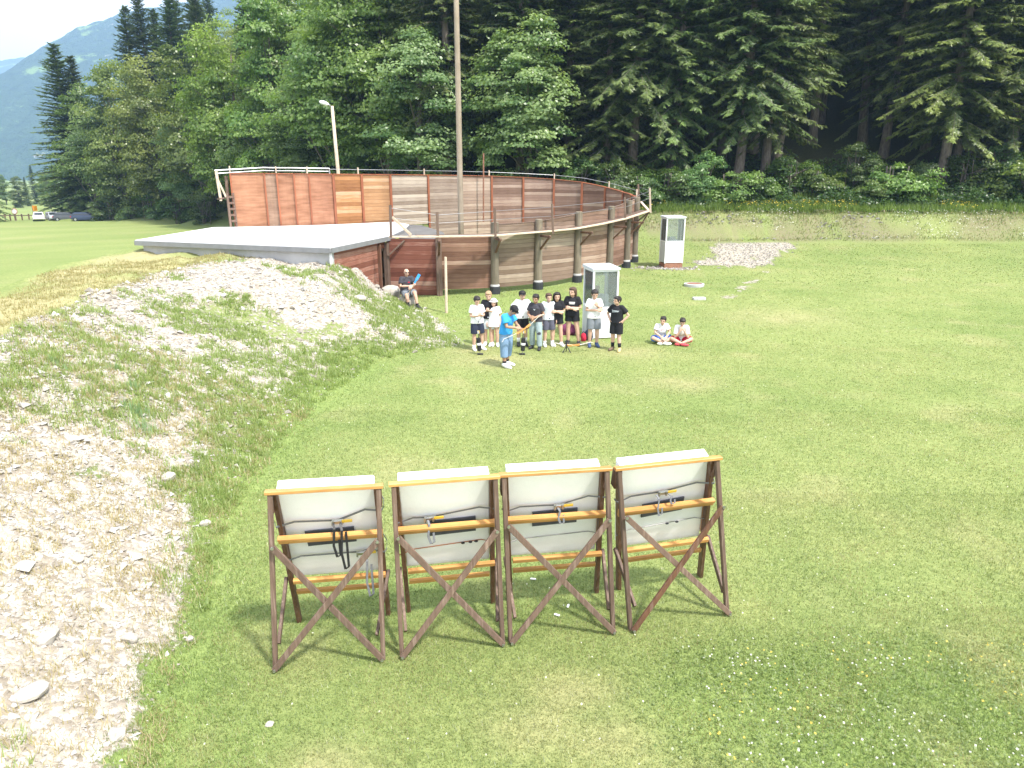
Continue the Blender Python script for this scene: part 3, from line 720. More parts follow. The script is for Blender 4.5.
# ------------------------------------------------------------------ the two booths
def booth(px, py, ang, w, dp, hh, plinth, label, sill, contents):
    p = PG(px, py)
    rt = empty('glazed_booth', p, R(ang), label, 'booth', 'white booths with glazed upper halves')
    z0 = plinth
    if plinth: MB().box((w / 2, dp / 2, plinth / 2 - .1), (w * .96, dp * .96, plinth + .2)).build('plinth', M_BRICK, rt)
    t = .055
    fr = MB()
    for x in (t / 2, w - t / 2):
        for y in (t / 2, dp - t / 2): fr.beam((x, y, z0 + .002), (x, y, hh - .05), t, t)
    for z in (sill, hh - .08):
        for y in (t / 2, dp - t / 2): fr.beam((t, y, z), (w - t, y, z), t * .9, t, (0, 1, 0))
        for x in (t / 2, w - t / 2): fr.beam((x, t, z), (x, dp - t, z), t * .9, t, (1, 0, 0))
    fr.build('frame', M_WHITE, rt)
    MB().box((w / 2, .028, (z0 + sill) / 2 + .01), (w - 2 * t, .03, sill - z0 - .04)).build('front_panel', M_WHITE, rt)
    MB().box((w / 2, dp - .028, (z0 + sill) / 2 + .01), (w - 2 * t, .03, sill - z0 - .04)).build('back_panel', M_WHITE, rt)
    for x in (.028, w - .028): MB().box((x, dp / 2, (z0 + sill) / 2 + .01), (.03, dp - 2 * t, sill - z0 - .04)).build('side_panel', M_GREYP, rt)  # greyer than the front: the shaded side is put into the colour
    zc, zh = (sill + hh - .08) / 2, hh - .08 - sill - .05
    MB().box((w / 2, .03, zc), (w - 2 * t, .012, zh)).build('front_pane', M_GLASS, rt)
    MB().box((w / 2, dp - .03, zc), (w - 2 * t, .012, zh)).build('back_pane', M_GLASS, rt)
    for x in (.03, w - .03): MB().box((x, dp / 2, zc), (.012, dp - 2 * t, zh)).build('side_pane', M_GLASS, rt)
    rf = MB(); rf.prism([(-.03, -.03), (w + .03, -.03), (w + .03, dp + .03), (-.03, dp + .03)], hh - .05, [hh, hh, hh + .035, hh + .035]); rf.build('roof', M_GREYP, rt)
    MB().box((w / 2, dp / 2, sill - .06), (w - .12, dp - .12, .03)).build('shelf', M_GREYP, rt)
    if contents:
        MB().box((w * .62, dp * .5, sill + .16), (.24, .26, .36)).build('switch_box', M_WHITE, rt)
        MB().beam((w * .5, .05, sill + .03), (w * .5, .05, hh - .12), .05, .03).build('mullion', M_GREYP, rt)
        MB().box((w * .33, dp * .74, sill + .42), (.34, .05, .30)).build('notice_board', M_ORW if False else plain('cardboard', (.5, .42, .30), .9), rt)
        MB().tube([(w * .8, dp * .8, hh - .3), (w * .8, dp * .8, hh - .1)], [.08, .06], 12).build('bell', M_WHITE, rt)
    else:
        MB().beam((w * .8, .045, sill + .03), (w * .8, .045, hh - .12), .035, .03).build('mullion', M_GREYP, rt)
        MB().box((w * .5, dp * .6, sill + .08), (.3, .3, .2)).build('switch_box', M_GREYP, rt)
    return rt
booth(591.3, 339.5, 13, .80, .88, 2.10, 0, 'white glazed booth standing behind the children, boy in white leaning beside it', .93, True)
booth(664, 269, 8, .92, .80, 2.42, .26, 'white glazed booth alone on a brick plinth beside the gravel patch', 1.28, False)
p = PG(694, 286)
mh = empty('manhole', p, 0, 'round concrete manhole ring with rusty lid set in the lawn', 'manhole')
pr = [(.40, -.1), (.42, .10), (.34, .11), (.34, .03)]
lt = MB(); vs = [(r_ * math.cos(a), r_ * math.sin(a), z) for (r_, z) in pr for a in [2 * math.pi * k / 24 for k in range(24)]]
lt.add(vs, [(j * 24 + k, j * 24 + (k + 1) % 24, (j + 1) * 24 + (k + 1) % 24, (j + 1) * 24 + k) for j in range(3) for k in range(24)]).build('ring', M_CONC, mh, False)
MB().tube([(0, 0, .03), (0, 0, .085), (0, 0, .10)], [.335, .335, .30], 24).build('lid', M_RUST, mh)
p = PG(699, 299.5); sl_ = MB().box((0, 0, .03), (.48, .24, .12)).build('concrete_slab', M_CONC); bv = sl_.modifiers.new('b', 'BEVEL'); bv.width = .02; sl_.location = p; tag(sl_, 'small flat concrete slab in the lawn near the manhole', 'slab')

# ------------------------------------------------------------------ people
SKIN = plain('skin', (.56, .36, .265), .6, .06, 14, 0, .3); SKIN2 = plain('skin_tanned', (.40, .235, .155), .6, .06, 14, 0, .3)
HAIRD = plain('hair_dark', (.018, .013, .010), .55, .3, 60); HAIRB = plain('hair_brown', (.075, .042, .025), .55, .3, 60)
M_EYE = plain('eye_dark', (.02, .016, .014), .3, .1, 60)
def V3(*a): return Vector(a)
def person(loc, h, yaw, label, J, top, bottom, shoes, hair=HAIRD, style='short', skin=SKIN, head_pitch=0, head_yaw=0, child=True, top_style='tee', bottom_style='shorts', cap=None, sock=None, hat=None, group=None, glasses=False, pr=None, grip=(0, 0), build=1.0, one_shoe=None):
    """ J: joints in units of body height, front is -y """
    rt = empty('person', loc, yaw, label, 'person', group)
    s = h
    g = lambda k: Vector(J[k]) * s
    hh = (.158 if child else .138) * s; hw = hh * .36; hdp = hh * .43
    hc = g('head')
    HM = Matrix.Rotation(head_yaw, 3, 'Z') @ Matrix.Rotation(head_pitch, 3, 'X')
    P = lambda v: hc + HM @ (Vector(v) * hh)
    pel, wai, che, nek = g('pelvis'), g('waist'), g('chest'), g('neck')
    b = MB()
    # trunk: wide flat sections
    sw = .090 * s * build
    fwd = None
    shl, shr = g('shl'), g('shr'); hpl, hpr = g('hipl'), g('hipr')
    ax = (shl - shr); ax = ax.normalized(); ang = math.atan2(ax.y, ax.x)
    def sec(c, rx, ry, rz, m=None): b.ell(c, (rx, ry, rz), m, 16, 10)
    ch_dir = (nek - che).normalized() if (nek - che).length > 0 else V3(0, 0, 1)
    TM = Matrix.Rotation(ang, 3, 'Z') @ Matrix.Rotation(-math.atan2(-(nek - pel).y, (nek - pel).z) if abs((nek - pel).z) > .01 else 0, 3, 'X')
    sec(che, sw * 1.02, .066 * s * build, .105 * s, TM); sec(wai, .080 * s * build, .058 * s * build, .09 * s, TM); sec(pel, .092 * s * build, .066 * s * build, .075 * s, TM)
    b.tube([shl, shr], .036 * s, 12, True, True)
    b.tube([nek - (nek - che) * .15, hc + HM @ V3(0, .05 * hh, -.28 * hh)], [.034 * s, .029 * s], 12, True, True)
    # head with brow, nose, lips, chin and ears
    b.ell(P((0, .03, .10)), (hw, hdp, hh * .40), HM, 18, 12)
    b.ell(P((0, -.05, -.16)), (hw * .80, hdp * .78, hh * .32), HM, 16, 10)
    b.ell(P((0, -.20, -.40)), (hh * .13, hh * .11, hh * .075), HM, 10, 7)
    b.tube([P((0, -.40, .06)), P((0, -.475, -.10))], [hh * .03, hh * .055], 8, True, True)
    b.tube([P((-.2, -.35, .12)), P((.2, -.35, .12))], hh * .045, 8, True, True)
    b.tube([P((-.10, -.385, -.24)), P((.10, -.385, -.24))], hh * .035, 8, True, True)
    for sx in (-1, 1): b.ell(P((sx * .37, .04, -.02)), (hh * .035, hh * .075, hh * .115), HM, 10, 7)
    # limbs
    for sd in ('l', 'r'):
        sh, el, wr = g('sh' + sd), g('el' + sd), g('wr' + sd)
        b.tube([sh, sh.lerp(el, .45), el, el.lerp(wr, .35), wr], [.034 * s, .029 * s, .0235 * s, .025 * s, .0165 * s], 12, True, True)
        hp, kn, an = g('hip' + sd), g('kn' + sd), g('an' + sd)
        b.tube([hp, hp.lerp(kn, .5), kn, kn.lerp(an, .32), an], [.060 * s * build, .05 * s, .036 * s, .037 * s, .023 * s], 14, True, True)
        to = g('to' + sd); b.tube([an + V3(0, 0, -.005 * s), an.lerp(to, .55) + V3(0, 0, -.008 * s), to], [.026 * s, .026 * s, .02 * s], 10, True, True)
        # hand: palm, four bent fingers, thumb
        d = (wr - el).normalized()
        k = 'hd' + sd
        if k in J: d = Vector(J[k]).normalized()
        pn = Vector(J.get('pn' + sd, (1 if sd == 'r' else -1, 0, 0))); pn = (pn - d * pn.dot(d)).normalized()   # palm faces this way
        ac = d.cross(pn).normalized() * (1 if sd == 'l' else -1)    # towards the thumb
        hl = .105 * s; pw = .044 * s; f_r = max(.0058, .0056 * s)
        pal = [wr + d * t * hl * .5 for t in (.1, .55, 1.0)]
        for t in (-.5, -.17, .17, .5): b.tube([wr + d * hl * .02 + ac * pw * t * .7, wr + d * hl * .48 + ac * pw * t], [.013 * s, .0098 * s], 8, True, True)
        gr = grip[0 if sd == 'l' else 1]
        for fi, (t, ln) in enumerate(((.5, .46), (.17, .52), (-.17, .48), (-.5, .38))):
            p = wr + d * hl * .48 + ac * pw * t; dd = d.copy(); pts = [p]
            for sg, (cu, fr) in enumerate(((.25, .42), (.35, .33), (.3, .25))):
                a = cu + gr * (1.15, 1.3, .8)[sg] + .03 * fi
                dd = (dd * math.cos(a) + pn * math.sin(a)).normalized(); nn_ = dd
                pn2 = pn; p = p + dd * ln * hl * fr; pts.append(p)
            b.tube(pts, [f_r, f_r * .95, f_r * .88, f_r * .75], 7, True, True)
        p = wr + d * hl * .14 + ac * pw * .55
        td = (d * .75 + ac * .55 + pn * (.25 + .4 * gr)).normalized(); td2 = (d * .8 + ac * (.1 - .5 * gr) + pn * (.35 + .5 * gr)).normalized()
        b.tube([p, p + td * hl * .24, p + td * hl * .24 + td2 * hl * .2], [f_r * 1.35, f_r * 1.15, f_r * .9], 7, True, True)
    body = remesh(b, 'body', skin, .0062 * s / 1.45, 3, rt)
    for sx in (-1, 1):
        MB().ell(P((sx * .155, -.375, .03)), (hh * .05, hh * .03, hh * .032), HM, 10, 7).build('eye', M_EYE, rt, True)
    # ---- clothes
    def tubeflat(m, pts, rad, n=18): m.tube(pts, rad, n, True, False)
    t_ = MB(); o = .013 * s
    t_.ell(che, (sw * 1.02 + o, .066 * s * build + o, .105 * s), TM, 18, 10)
    t_.tube([shl, shr], .036 * s + o * .7, 12, True, True)
    hem = -.04 * s if top_style != 'long' else -.13 * s
    tdir = (wai - pel).normalized()
    lo = pel + tdir * (hem + .02 * s)
    for k, (c, rx, ry) in enumerate(((che, sw * .98, .066), (wai, .088 * s * build, .064), (pel, .098 * s * build, .072))): pass
    # torso barrel, flattened by building it from side by side tubes
    for x in (-.055, -.028, 0, .028, .055):
        off = ax * (x * s * build)
        ry = (.066 if abs(x) < .05 else .058) * s * build + o
        flare = 1.12 if top_style == 'long' else 1.02
        tubeflat(t_, [che + off * .85 + tdir * .03 * s, wai + off * .95, lo + off * (1.25 if top_style == 'long' else 1.05)], [ry * .98, ry * .92, ry * flare], 16)
    for sd in ('l', 'r'):
        sh, el, wr = g('sh' + sd), g('el' + sd), g('wr' + sd)
        if top_style == 'sleeveless': t_.ell(sh, .047 * s, None, 12, 8)
        else:
            e = sh.lerp(el, .66); t_.ell(sh, .036 * s + o, None, 12, 8); tubeflat(t_, [sh, e], [.036 * s + o, .040 * s + o], 14)
    shirt = remesh(t_, 'shirt' if top_style != 'long' else 'long_shirt', top, .009 * s / 1.45, 5, rt)
    q = MB()
    bo = .012 * s
    q.ell(pel + tdir * .01 * s, (.096 * s * build + bo, .068 * s * build + bo, .07 * s), TM, 16, 10)
    for sd in ('l', 'r'):
        hp, kn, an = g('hip' + sd), g('kn' + sd), g('an' + sd)
        if bottom_style == 'shorts': tubeflat(q, [hp + tdir * .02 * s, hp.lerp(kn, .45), hp.lerp(kn, .86)], [.066 * s * build, .060 * s + bo, .056 * s + bo], 16)
        elif bottom_style == 'mini': tubeflat(q, [hp + tdir * .02 * s, hp.lerp(kn, .42)], [.068 * s * build, .060 * s + bo], 16)
        elif bottom_style == 'crop': tubeflat(q, [hp + tdir * .02 * s, hp.lerp(kn, .5), kn, kn.lerp(an, .52)], [.068 * s * build, .062 * s + bo, .05 * s + bo, .045 * s + bo], 16)
        else: tubeflat(q, [hp + tdir * .02 * s, hp.lerp(kn, .5), kn, an + (kn - an).normalized() * .02 * s], [.066 * s * build, .055 * s + bo, .042 * s + bo, .036 * s + bo], 16)
    remesh(q, 'shorts' if bottom_style in ('shorts', 'mini') else 'trousers', bottom, .009 * s / 1.45, 4, rt)
    for sd in ('l', 'r'):
        an, to = g('an' + sd), g('to' + sd); kn = g('kn' + sd); up = (kn - an).normalized()
        f = MB(); dd = (to - an); dd = Vector((dd.x, dd.y, dd.z)); dn = dd.normalized()
        f.tube([an - dn * .022 * s + V3(0, 0, -.006 * s), an.lerp(to, .5) + V3(0, 0, -.008 * s), to + dn * .012 * s], [.031 * s, .034 * s, .026 * s], 12, True, True)
        tubeflat(f, [an - V3(0, 0, .01 * s), an + up * .03 * s], [.033 * s, .031 * s], 12)
        remesh(f, 'shoe', (one_shoe if (one_shoe and sd == 'l') else shoes), .007, 3, rt)
        if sock:
            MB().tube([an + up * .02 * s, an + up * (.11 if sock[1] else .06) * s], [.028 * s, .034 * s], 12, True).build('sock', sock[0], rt, True)
    # ---- hair, hats
    if style != 'bald':
        hm = MB()
        hm.ell(P((0, .09, .14)), (hw * 1.14, hdp * 1.06, hh * .43), HM, 18, 12)
        hm.ell(P((0, -.24, .34)), (hw * .92, hh * .19, hh * .13), HM, 12, 8)
        rr = random.Random(len(label))
        for _ in range(16):
            a = rr.uniform(0, 6.28); hm.ell(P((.28 * math.cos(a), .08 + .30 * math.sin(a), .30 + .15 * rr.random())), hh * .09, None, 8, 6)
        if style == 'long':
            for sx in (-1, 1):
                hm.tube([P((sx * .30, .08, .28)), P((sx * .40, .06, -.1)), P((sx * .40, .10, -.62)), P((sx * .34, .02, -1.0))], [hh * .14, hh * .13, hh * .14, hh * .06], 10, True, True)
            hm.tube([P((0, .34, .2)), P((0, .40, -.3)), P((0, .38, -.95))], [hh * .2, hh * .24, hh * .14], 10, True, True)
            hm.tube([P((-.2, .32, .1)), P((-.22, .36, -.9))], [hh * .18, hh * .1], 10, True, True); hm.tube([P((.2, .32, .1)), P((.22, .36, -.9))], [hh * .18, hh * .1], 10, True, True)
        elif style == 'bob':
            for sx in (-1, 1): hm.tube([P((sx * .30, .10, .25)), P((sx * .37, .10, -.2)), P((sx * .33, .12, -.55))], [hh * .14, hh * .14, hh * .08], 10, True, True)
            hm.tube([P((0, .34, .2)), P((0, .38, -.5))], [hh * .2, hh * .14], 10, True, True)
        remesh(hm, 'hair', hair, .010, 3, rt)
    if cap:
        c_ = MB()
        c_.ell(P((0, .04, .24)), (hw * 1.17, hdp * 1.12, hh * .33), HM, 18, 12)
        vis = [(.26 * math.sin(a) * 1.15, -.36 - .30 * math.cos(a), .17 - .05 * math.cos(a)) for a in [R(k) for k in range(-90, 91, 18)]]
        n = len(vis); c_.add([P(v) for v in vis] + [P((v[0], v[1], v[2] + .05)) for v in vis], [tuple(range(n - 1, -1, -1)), tuple(range(n, 2 * n))] + [(i, (i + 1) % n, n + (i + 1) % n, n + i) for i in range(n)])
        remesh(c_, 'cap', cap, .009, 2, rt)
    if hat:
        c_ = MB(); c_.ell(P((0, .04, .26)), (hw * 1.18, hdp * 1.12, hh * .34), HM, 18, 12)
        c_.tube([P((0, .04, .16)), P((0, .04, .22))], [hh * .66, hh * .50], 20); remesh(c_, 'sun_hat', hat, .010, 3, rt)
    if glasses:
        gl_ = MB()
        for sx in (-1, 1): gl_.ell(P((sx * .16, -.40, .03)), (hh * .12, hh * .035, hh * .085), HM, 10, 7); gl_.tube([P((sx * .27, -.36, .05)), P((sx * .40, .05, .06))], hh * .015, 6)
        gl_.tube([P((-.06, -.42, .05)), P((.06, -.42, .05))], hh * .016, 6); gl_.build('sunglasses', M_BLK, rt)
    if pr:    # printed mark lying on the chest of the shirt: strokes draped on its surface
        me_ = shirt.data; bv = BVHTree.FromPolygons([v.co for v in me_.vertices], [tuple(p.vertices) for p in me_.polygons])
        fwd = ax.cross(V3(0, 0, 1)); fwd = Vector((fwd.x, fwd.y, 0)).normalized()
        if fwd.dot(Vector((math.sin(0), -1, 0))) < 0 and abs(ang) < 1.6: fwd = -fwd
        pm = MB()
        for (pts, wd) in pr[1]:
            prev = None
            for (x, z) in pts:
                og = che + ax * (x * s) + V3(0, 0, z * s) + fwd * .5
                hit = bv.ray_cast(og, -fwd)
                if hit[0] is None: prev = None; continue
                c = hit[0] + hit[1] * .002
                if prev is not None and (c - prev).length > 1e-4: pm.beam(prev, c, wd * s, .004, Vector((0, 0, 1)))
                prev = c
        if pm.v: pm.build('chest_print', pr[0], rt)
    return rt
STAND = dict(head=(0, -.012, .925), neck=(0, .005, .838), chest=(0, .0, .735), waist=(0, 0, .635), pelvis=(0, .0, .53),
    shl=(.089, .005, .805), shr=(-.089, .005, .805), ell=(.135, .02, .645), elr=(-.135, .02, .645), wrl=(.140, -.03, .505), wrr=(-.140, -.03, .505),
    hipl=(.052, 0, .515), hipr=(-.052, 0, .515), knl=(.062, -.008, .285), knr=(-.062, -.008, .285), anl=(.066, .012, .045), anr=(-.066, .012, .045), tol=(.078, -.085, .022), tor=(-.078, -.085, .022))
def J_(**k):
    d = dict(STAND)
    for a, v in k.items(): d[a] = v
    return d
FOLD = dict(ell=(.140, -.005, .655), elr=(-.140, -.005, .655), wrl=(-.035, -.105, .665), wrr=(.035, -.120, .650), hdl=(-1, .15, .1), hdr=(1, .2, .15), pnl=(0, .9, -.3), pnr=(0, .9, -.3))
PHONE = dict(ell=(.130, -.01, .650), elr=(-.130, -.01, .650), wrl=(.035, -.13, .665), wrr=(-.035, -.13, .665), hdl=(-.6, -.6, .3), hdr=(.6, -.6, .3), pnl=(0, .4, .9), pnr=(0, .4, .9))
HIPS = dict(ell=(.205, .05, .665), elr=(-.205, .05, .665), wrl=(.118, -.02, .555), wrr=(-.118, -.02, .555), hdl=(-.5, -.5, -.5), hdr=(.5, -.5, -.5), pnl=(-.8, .6, 0), pnr=(.8, .6, 0))
LEGS = lambda w, y=0: dict(anl=(.066 + w, .012 - y, .045), tol=(.085 + w, -.085 - y, .022), knl=(.062 + w * .6, -.008 - y * .6, .285))
c_white = cloth('white', (.78, .78, .78)); c_black = cloth('black', (.022, .022, .026)); c_char = cloth('charcoal', (.055, .052, .062)); c_navy = cloth('navy', (.035, .042, .07)); c_blue = cloth('bright_blue', (.05, .32, .72))
c_denim = cloth('denim', (.19, .29, .44)); c_grey = cloth('grey', (.20, .22, .25)); c_lgrey = cloth('pale_grey', (.58, .62, .66)); c_jean = cloth('grey_jeans', (.30, .37, .38)); c_red = cloth('red', (.50, .03, .06)); c_roy = cloth('royal_blue', (.06, .15, .46))
s_white = plain('shoe_white', (.75, .75, .75), .6); s_black = plain('shoe_black', (.025, .025, .028), .6); s_blue = plain('shoe_blue', (.05, .08, .18), .6); s_yel = plain('shoe_yellow', (.65, .50, .22), .6); s_brown = plain('shoe_brown', (.13, .09, .06), .7); s_red = plain('shoe_red', (.5, .06, .08), .6)
GRP = None
def hgt(px_top, px_foot, x):
    p = PG(x, px_foot); return p, (Py(x, px_top, p.y).z - p.z)
def zig(x0, x1, z, a, n=9): return [(x0 + (x1 - x0) * k / n, z + a * (1 if k % 2 else -1)) for k in range(n + 1)]
PRINT1 = [([(-.05 + .01 * k, .018) for k in range(11)], .022), ([(-.045 + .01 * k, -.004) for k in range(10)], .012)]
SCRIPT = [(zig(-.062, .062, .012, .010, 13), .007), ([(-.05 + .01 * k, -.012 + .0012 * k) for k in range(11)], .006), ([(-.066, .026), (-.058, -.004), (-.062, -.02)], .008)]
EMB = [([(-.014, .012), (.0, -.012), (.014, .012)], .010)]
# the waiting row, from the gravel slope to the booth
p, h = hgt(296.5, 350, 477.5)
person(p, h, R(24), 'boy in plain white tee and navy shorts holding a phone, beside the ground quiver', J_(**PHONE, **LEGS(.03)), c_white, c_navy, s_white, cap=None, head_pitch=R(20), pr=(c_blue, [([(-.02 + .01 * k, .03) for k in range(6)], .008)]), skin=SKIN, grip=(.5, .5), sock=(c_white, False))
p, h = hgt(291.5, 345.5, 489)
person(p, h, R(-5), 'child in black tee standing half hidden behind the boy in white with navy shorts', J_(**PHONE), c_black, c_lgrey, s_white, hair=plain('hair_fair', (.33, .22, .12), .6, .2, 50), head_pitch=R(12), grip=(.6, .6))
p, h = hgt(299, 346, 494)
person(p, h, R(-8), 'girl in long loose white top and white sun hat', J_(**LEGS(.01)), c_white, c_lgrey, s_white, HAIRB, 'long', hat=c_white, top_style='long', bottom_style='mini', head_pitch=R(4))
p, h = hgt(291, 345.5, 522)
person(p, h, R(10), 'boy in white tee and black cap standing behind the archer in blue', J_(**HIPS), c_white, c_black, s_black, cap=c_black, sock=(c_white, True))
p, h = hgt(294.5, 348.5, 535.5)
person(p, h, R(-22), 'boy in charcoal tee and grey jeans with dark knee patches watching the bow', J_(ell=(.150, .0, .645), elr=(-.150, .0, .645), wrl=(.02, -.14, .60), wrr=(-.025, -.15, .57), hdl=(-.5, -.6, .3), hdr=(.5, -.6, -.3), pnl=(-.6, .4, 0), pnr=(.6, .5, 0), anl=(.10, -.06, .045), tol=(.125, -.155, .022), knl=(.09, -.05, .285)), c_char, c_jean, s_black, bottom_style='long', pr=(c_lgrey, EMB), skin=SKIN2, head_pitch=R(10), grip=(.6, .7))
KNEE = bpy.data.objects[[o.name for o in bpy.data.objects if o.name.startswith('person')][-1]]
for sx, kk in ((1, (.09, -.05, .285)), (-1, (-.062, -.008, .285))):
    k = Vector(kk) * h; MB().ell(k + Vector((0, -.022 * h, .012 * h)), (.044 * h, .032 * h, .062 * h)).build('knee_patch', c_char, KNEE, True)
p, h = hgt(293.5, 346, 548)
person(p, h, R(12), 'child in pale grey tee and dark patterned shorts between charcoal boy and long haired girl', J_(**LEGS(.02)), c_lgrey, cloth('dark_check', (.11, .11, .15)), s_white, HAIRB, sock=(c_white, False))
p, h = hgt(292.5, 345.5, 556)
person(p, h, R(5), 'girl with long dark hair in plain black top and shorts, arms folded, white shoes', J_(**FOLD, **LEGS(.03, .03)), c_black, c_black, s_white, HAIRD, 'long', bottom_style='mini')
p, h = hgt(287.5, 344.5, 571.5)
person(p, h, R(-12), 'girl in black tee with white chest print, arms folded, black trainers', J_(**FOLD, **LEGS(.06, .03)), c_black, c_black, s_black, HAIRB, 'bob', bottom_style='mini', pr=(c_white, PRINT1), head_yaw=R(-25), skin=SKIN)
p, h = hgt(290, 346.5, 593)
person(p, h, R(5), 'boy in white tee and grey shorts leaning on the near booth, navy shoes', J_(ell=(.13, .0, .66), elr=(-.14, -.01, .655), wrl=(.02, -.12, .75), wrr=(.045, -.115, .665), hdl=(-.3, -.2, .9), hdr=(.9, 0, .2), pnl=(-.3, .8, 0), pnr=(0, .9, -.2)), c_white, c_grey, s_blue, head_pitch=R(14))
p, h = hgt(296.5, 350.5, 615.5)
person(p, h, R(-32), 'boy in black tee with pale script print, hands on hips, one yellow shoe', J_(**HIPS, anl=(.09, -.03, .045), tol=(.115, -.115, .022)), c_black, c_black, s_brown, HAIRD, pr=(c_lgrey, SCRIPT), head_yaw=R(-30), one_shoe=s_yel, sock=(c_black, True))
# the archer
ARCH = PG(507.5, 366.5); ARCH.x -= .04
archer = person(ARCH, 1.70, R(58), 'archer in bright blue tee, black cap and denim cut-offs bending over a bow', J_(head=(0, -.135, .868), neck=(0, -.062, .802), chest=(0, -.038, .715), waist=(0, -.01, .625), shl=(.100, -.035, .775), shr=(-.100, -.035, .775),
    ell=(.135, -.10, .640), elr=(-.13, -.10, .640), wrl=(.045, -.235, .59), wrr=(-.045, -.215, .625), hdl=(-.35, -.9, -.3), hdr=(.5, -.9, 0), pnl=(-.6, .2, .7), pnr=(.5, 0, -.8), anl=(.07, .03, .045), tol=(.085, -.07, .022), anr=(-.07, -.02, .045), tor=(-.085, -.12, .022)),
    c_blue, c_denim, s_white, style='short', skin=SKIN2, head_pitch=R(42), child=False, bottom_style='crop', cap=c_black, sock=(c_black, False), grip=(.9, .9))
M_RISER = wood('bow_riser', (.48, .17, .04), (.72, .33, .08), 0, 30, .35); M_LIMB = plain('bow_limb', (.70, .66, .58), .4, .05)
def bow(name, p0, p1, belly, label, bend=.17, group=None, riser=M_RISER):
    """ recurve bow from tip p0 to tip p1; belly: the way the riser is pushed """
    p0, p1 = Vector(p0), Vector(p1); c = (p0 + p1) / 2; L = (p1 - p0).length; u = (p1 - p0) / L
    n = Vector(belly); n = (n - u * n.dot(u)).normalized(); sd = u.cross(n)
    rt = empty(name, c, 0, label, 'bow', group)
    def at(t):   # t in -1..1 along the bow
        a = abs(t); y = bend * L * (1 - a ** 1.7) - .05 * L * max(0, a - .82) / .18 * (-1 if a > .9 else -.3) * (a > .82)
        return u * (t * L / 2) + n * y
    rs = MB(); k = [-.34 + .04 * i for i in range(18)]
    for a, b_ in zip(k[:-1], k[1:]): rs.beam(at(a), at(b_), .030 + .012 * (abs(a) < .12), .034 + .022 * (abs(a) > .1), sd, .2)
    rs.build('riser', riser, rt)
    for sg in (-1, 1):
        lm = MB(); k = [sg * (.33 + .05 * i) for i in range(14)]; k[-1] = sg * 1.0
        for a, b_ in zip(k[:-1], k[1:]): lm.beam(at(a), at(b_), .042 - .022 * abs(a), .011, sd, .1)
        lm.build('limb', M_LIMB, rt)
    MB().tube([at(-.985), at(.985)], .0028, 5).build('string', M_BLK, rt)
    return rt
hand = ARCH + Matrix.Rotation(R(58), 3, 'Z') @ (Vector((.02, -.285, .58)) * 1.70)
t0, t1 = Py(500.5, 340, hand.y - .12), Py(542.5, 312.5, hand.y + .12)
bw_ = bow('recurve_bow', t0, t1, (.3, -.25, -.9), 'recurve bow with orange riser held slanting in the hands of the archer in blue', .075)
mid = bw_.location.copy()
# bow resting on a small stand in front of the girls
q = PG(566.5, 352.5)
stn = empty('bow_stand', q, 0, 'small black bow stand on the grass holding a pale bow', 'bow stand')
sm_ = MB()
for a in (90, 210, 330): sm_.beam((0, 0, .20), (.13 * math.cos(R(a)), .13 * math.sin(R(a)), .0), .025, .012)
sm_.build('tripod', M_BLK, stn); MB().tube([(0, 0, .18), (0, 0, .36)], .014, 8).build('stem', M_BLK, stn); MB().beam((-.05, 0, .31), (.05, .0, .33), .03, .05, (0, 0, 1)).build('cradle', M_BLK, stn)
bow('recurve_bow', q + Vector((-.38, -.02, .30)), q + Vector((.74, .10, .30)), (0, .12, -1), 'recurve bow with pale limbs lying across a small black stand on the grass', .10)
def quiver(px, py, label, lean):
    q = PG(px, py); rt = empty('ground_quiver', q, 0, label, 'quiver', 'ground quivers in front of the row of children')
    MB().tube([(0, 0, -.05), (lean * .3, 0, .25)], .009, 8).build('spike', M_STEEL, rt)
    MB().tube([(lean * .25, 0, .10), (lean * .35, 0, .12), (lean * .8, 0, .46)], [.035, .058, .064], 12).build('tube', M_BLK, rt)
    MB().tube([(lean * .5, 0, .27), (lean * .6, 0, .33)], .0655, 12).build('band', M_WHITE, rt)
    MB().box((0, 0, .012), (.16, .12, .03)).build('foot_plate', M_BLK, rt)
    rr = random.Random(px)
    for k in range(5):
        a = Vector((lean * .8 + rr.uniform(-.03, .03), rr.uniform(-.03, .03), .44)); b_ = a + Vector((lean * .3 + rr.uniform(-.05, .05), rr.uniform(-.05, .05), .22))
        ar = MB().tube([a, b_], .004, 6).build('arrow', M_BLK, rt); MB().beam(b_ - (b_ - a) * .35, b_, .028, .004, (1, 0, 0)).build('fletching', M_YEL if k % 2 else c_white, ar)
quiver(480.3, 354.5, 'black ground quiver with pale band near the boy in navy shorts', -.06)
quiver(522.2, 354.5, 'black ground quiver standing on the grass behind the archer in blue', .04)
# bags at the foot of the near booth
def bag(px, py, sz, mat, label, name='bag', flap=None):
    q = PG(px, py); rt = empty(name, q, 0, label, 'bag')
    m_ = MB(); m_.ell((0, 0, sz[2] * .5), (sz[0] / 2, sz[1] / 2, sz[2] * .55)); m_.ell((sz[0] * .1, -.05, sz[2] * .35), (sz[0] * .4, sz[1] * .4, sz[2] * .4)); m_.box((0, 0, sz[2] * .2), (sz[0] * .8, sz[1] * .7, sz[2] * .4))
    remesh(m_, 'sack', mat, .015, 4, rt)
    MB().tube([(-sz[0] * .2, 0, sz[2] * .98), (-sz[0] * .1, 0, sz[2] * 1.15), (sz[0] * .1, 0, sz[2] * 1.15), (sz[0] * .2, 0, sz[2] * .98)], .012, 8).build('handle', flap or M_BLK, rt)
bag(568, 334.5, (.5, .32, .34), cloth('maroon', (.19, .05, .11)), 'maroon sports bag on the grass behind the girl with the chest print', 'sports_bag')
bag(583.3, 341, (.17, .15, .24), c_red, 'small bright red bag against the near booth', 'small_bag')
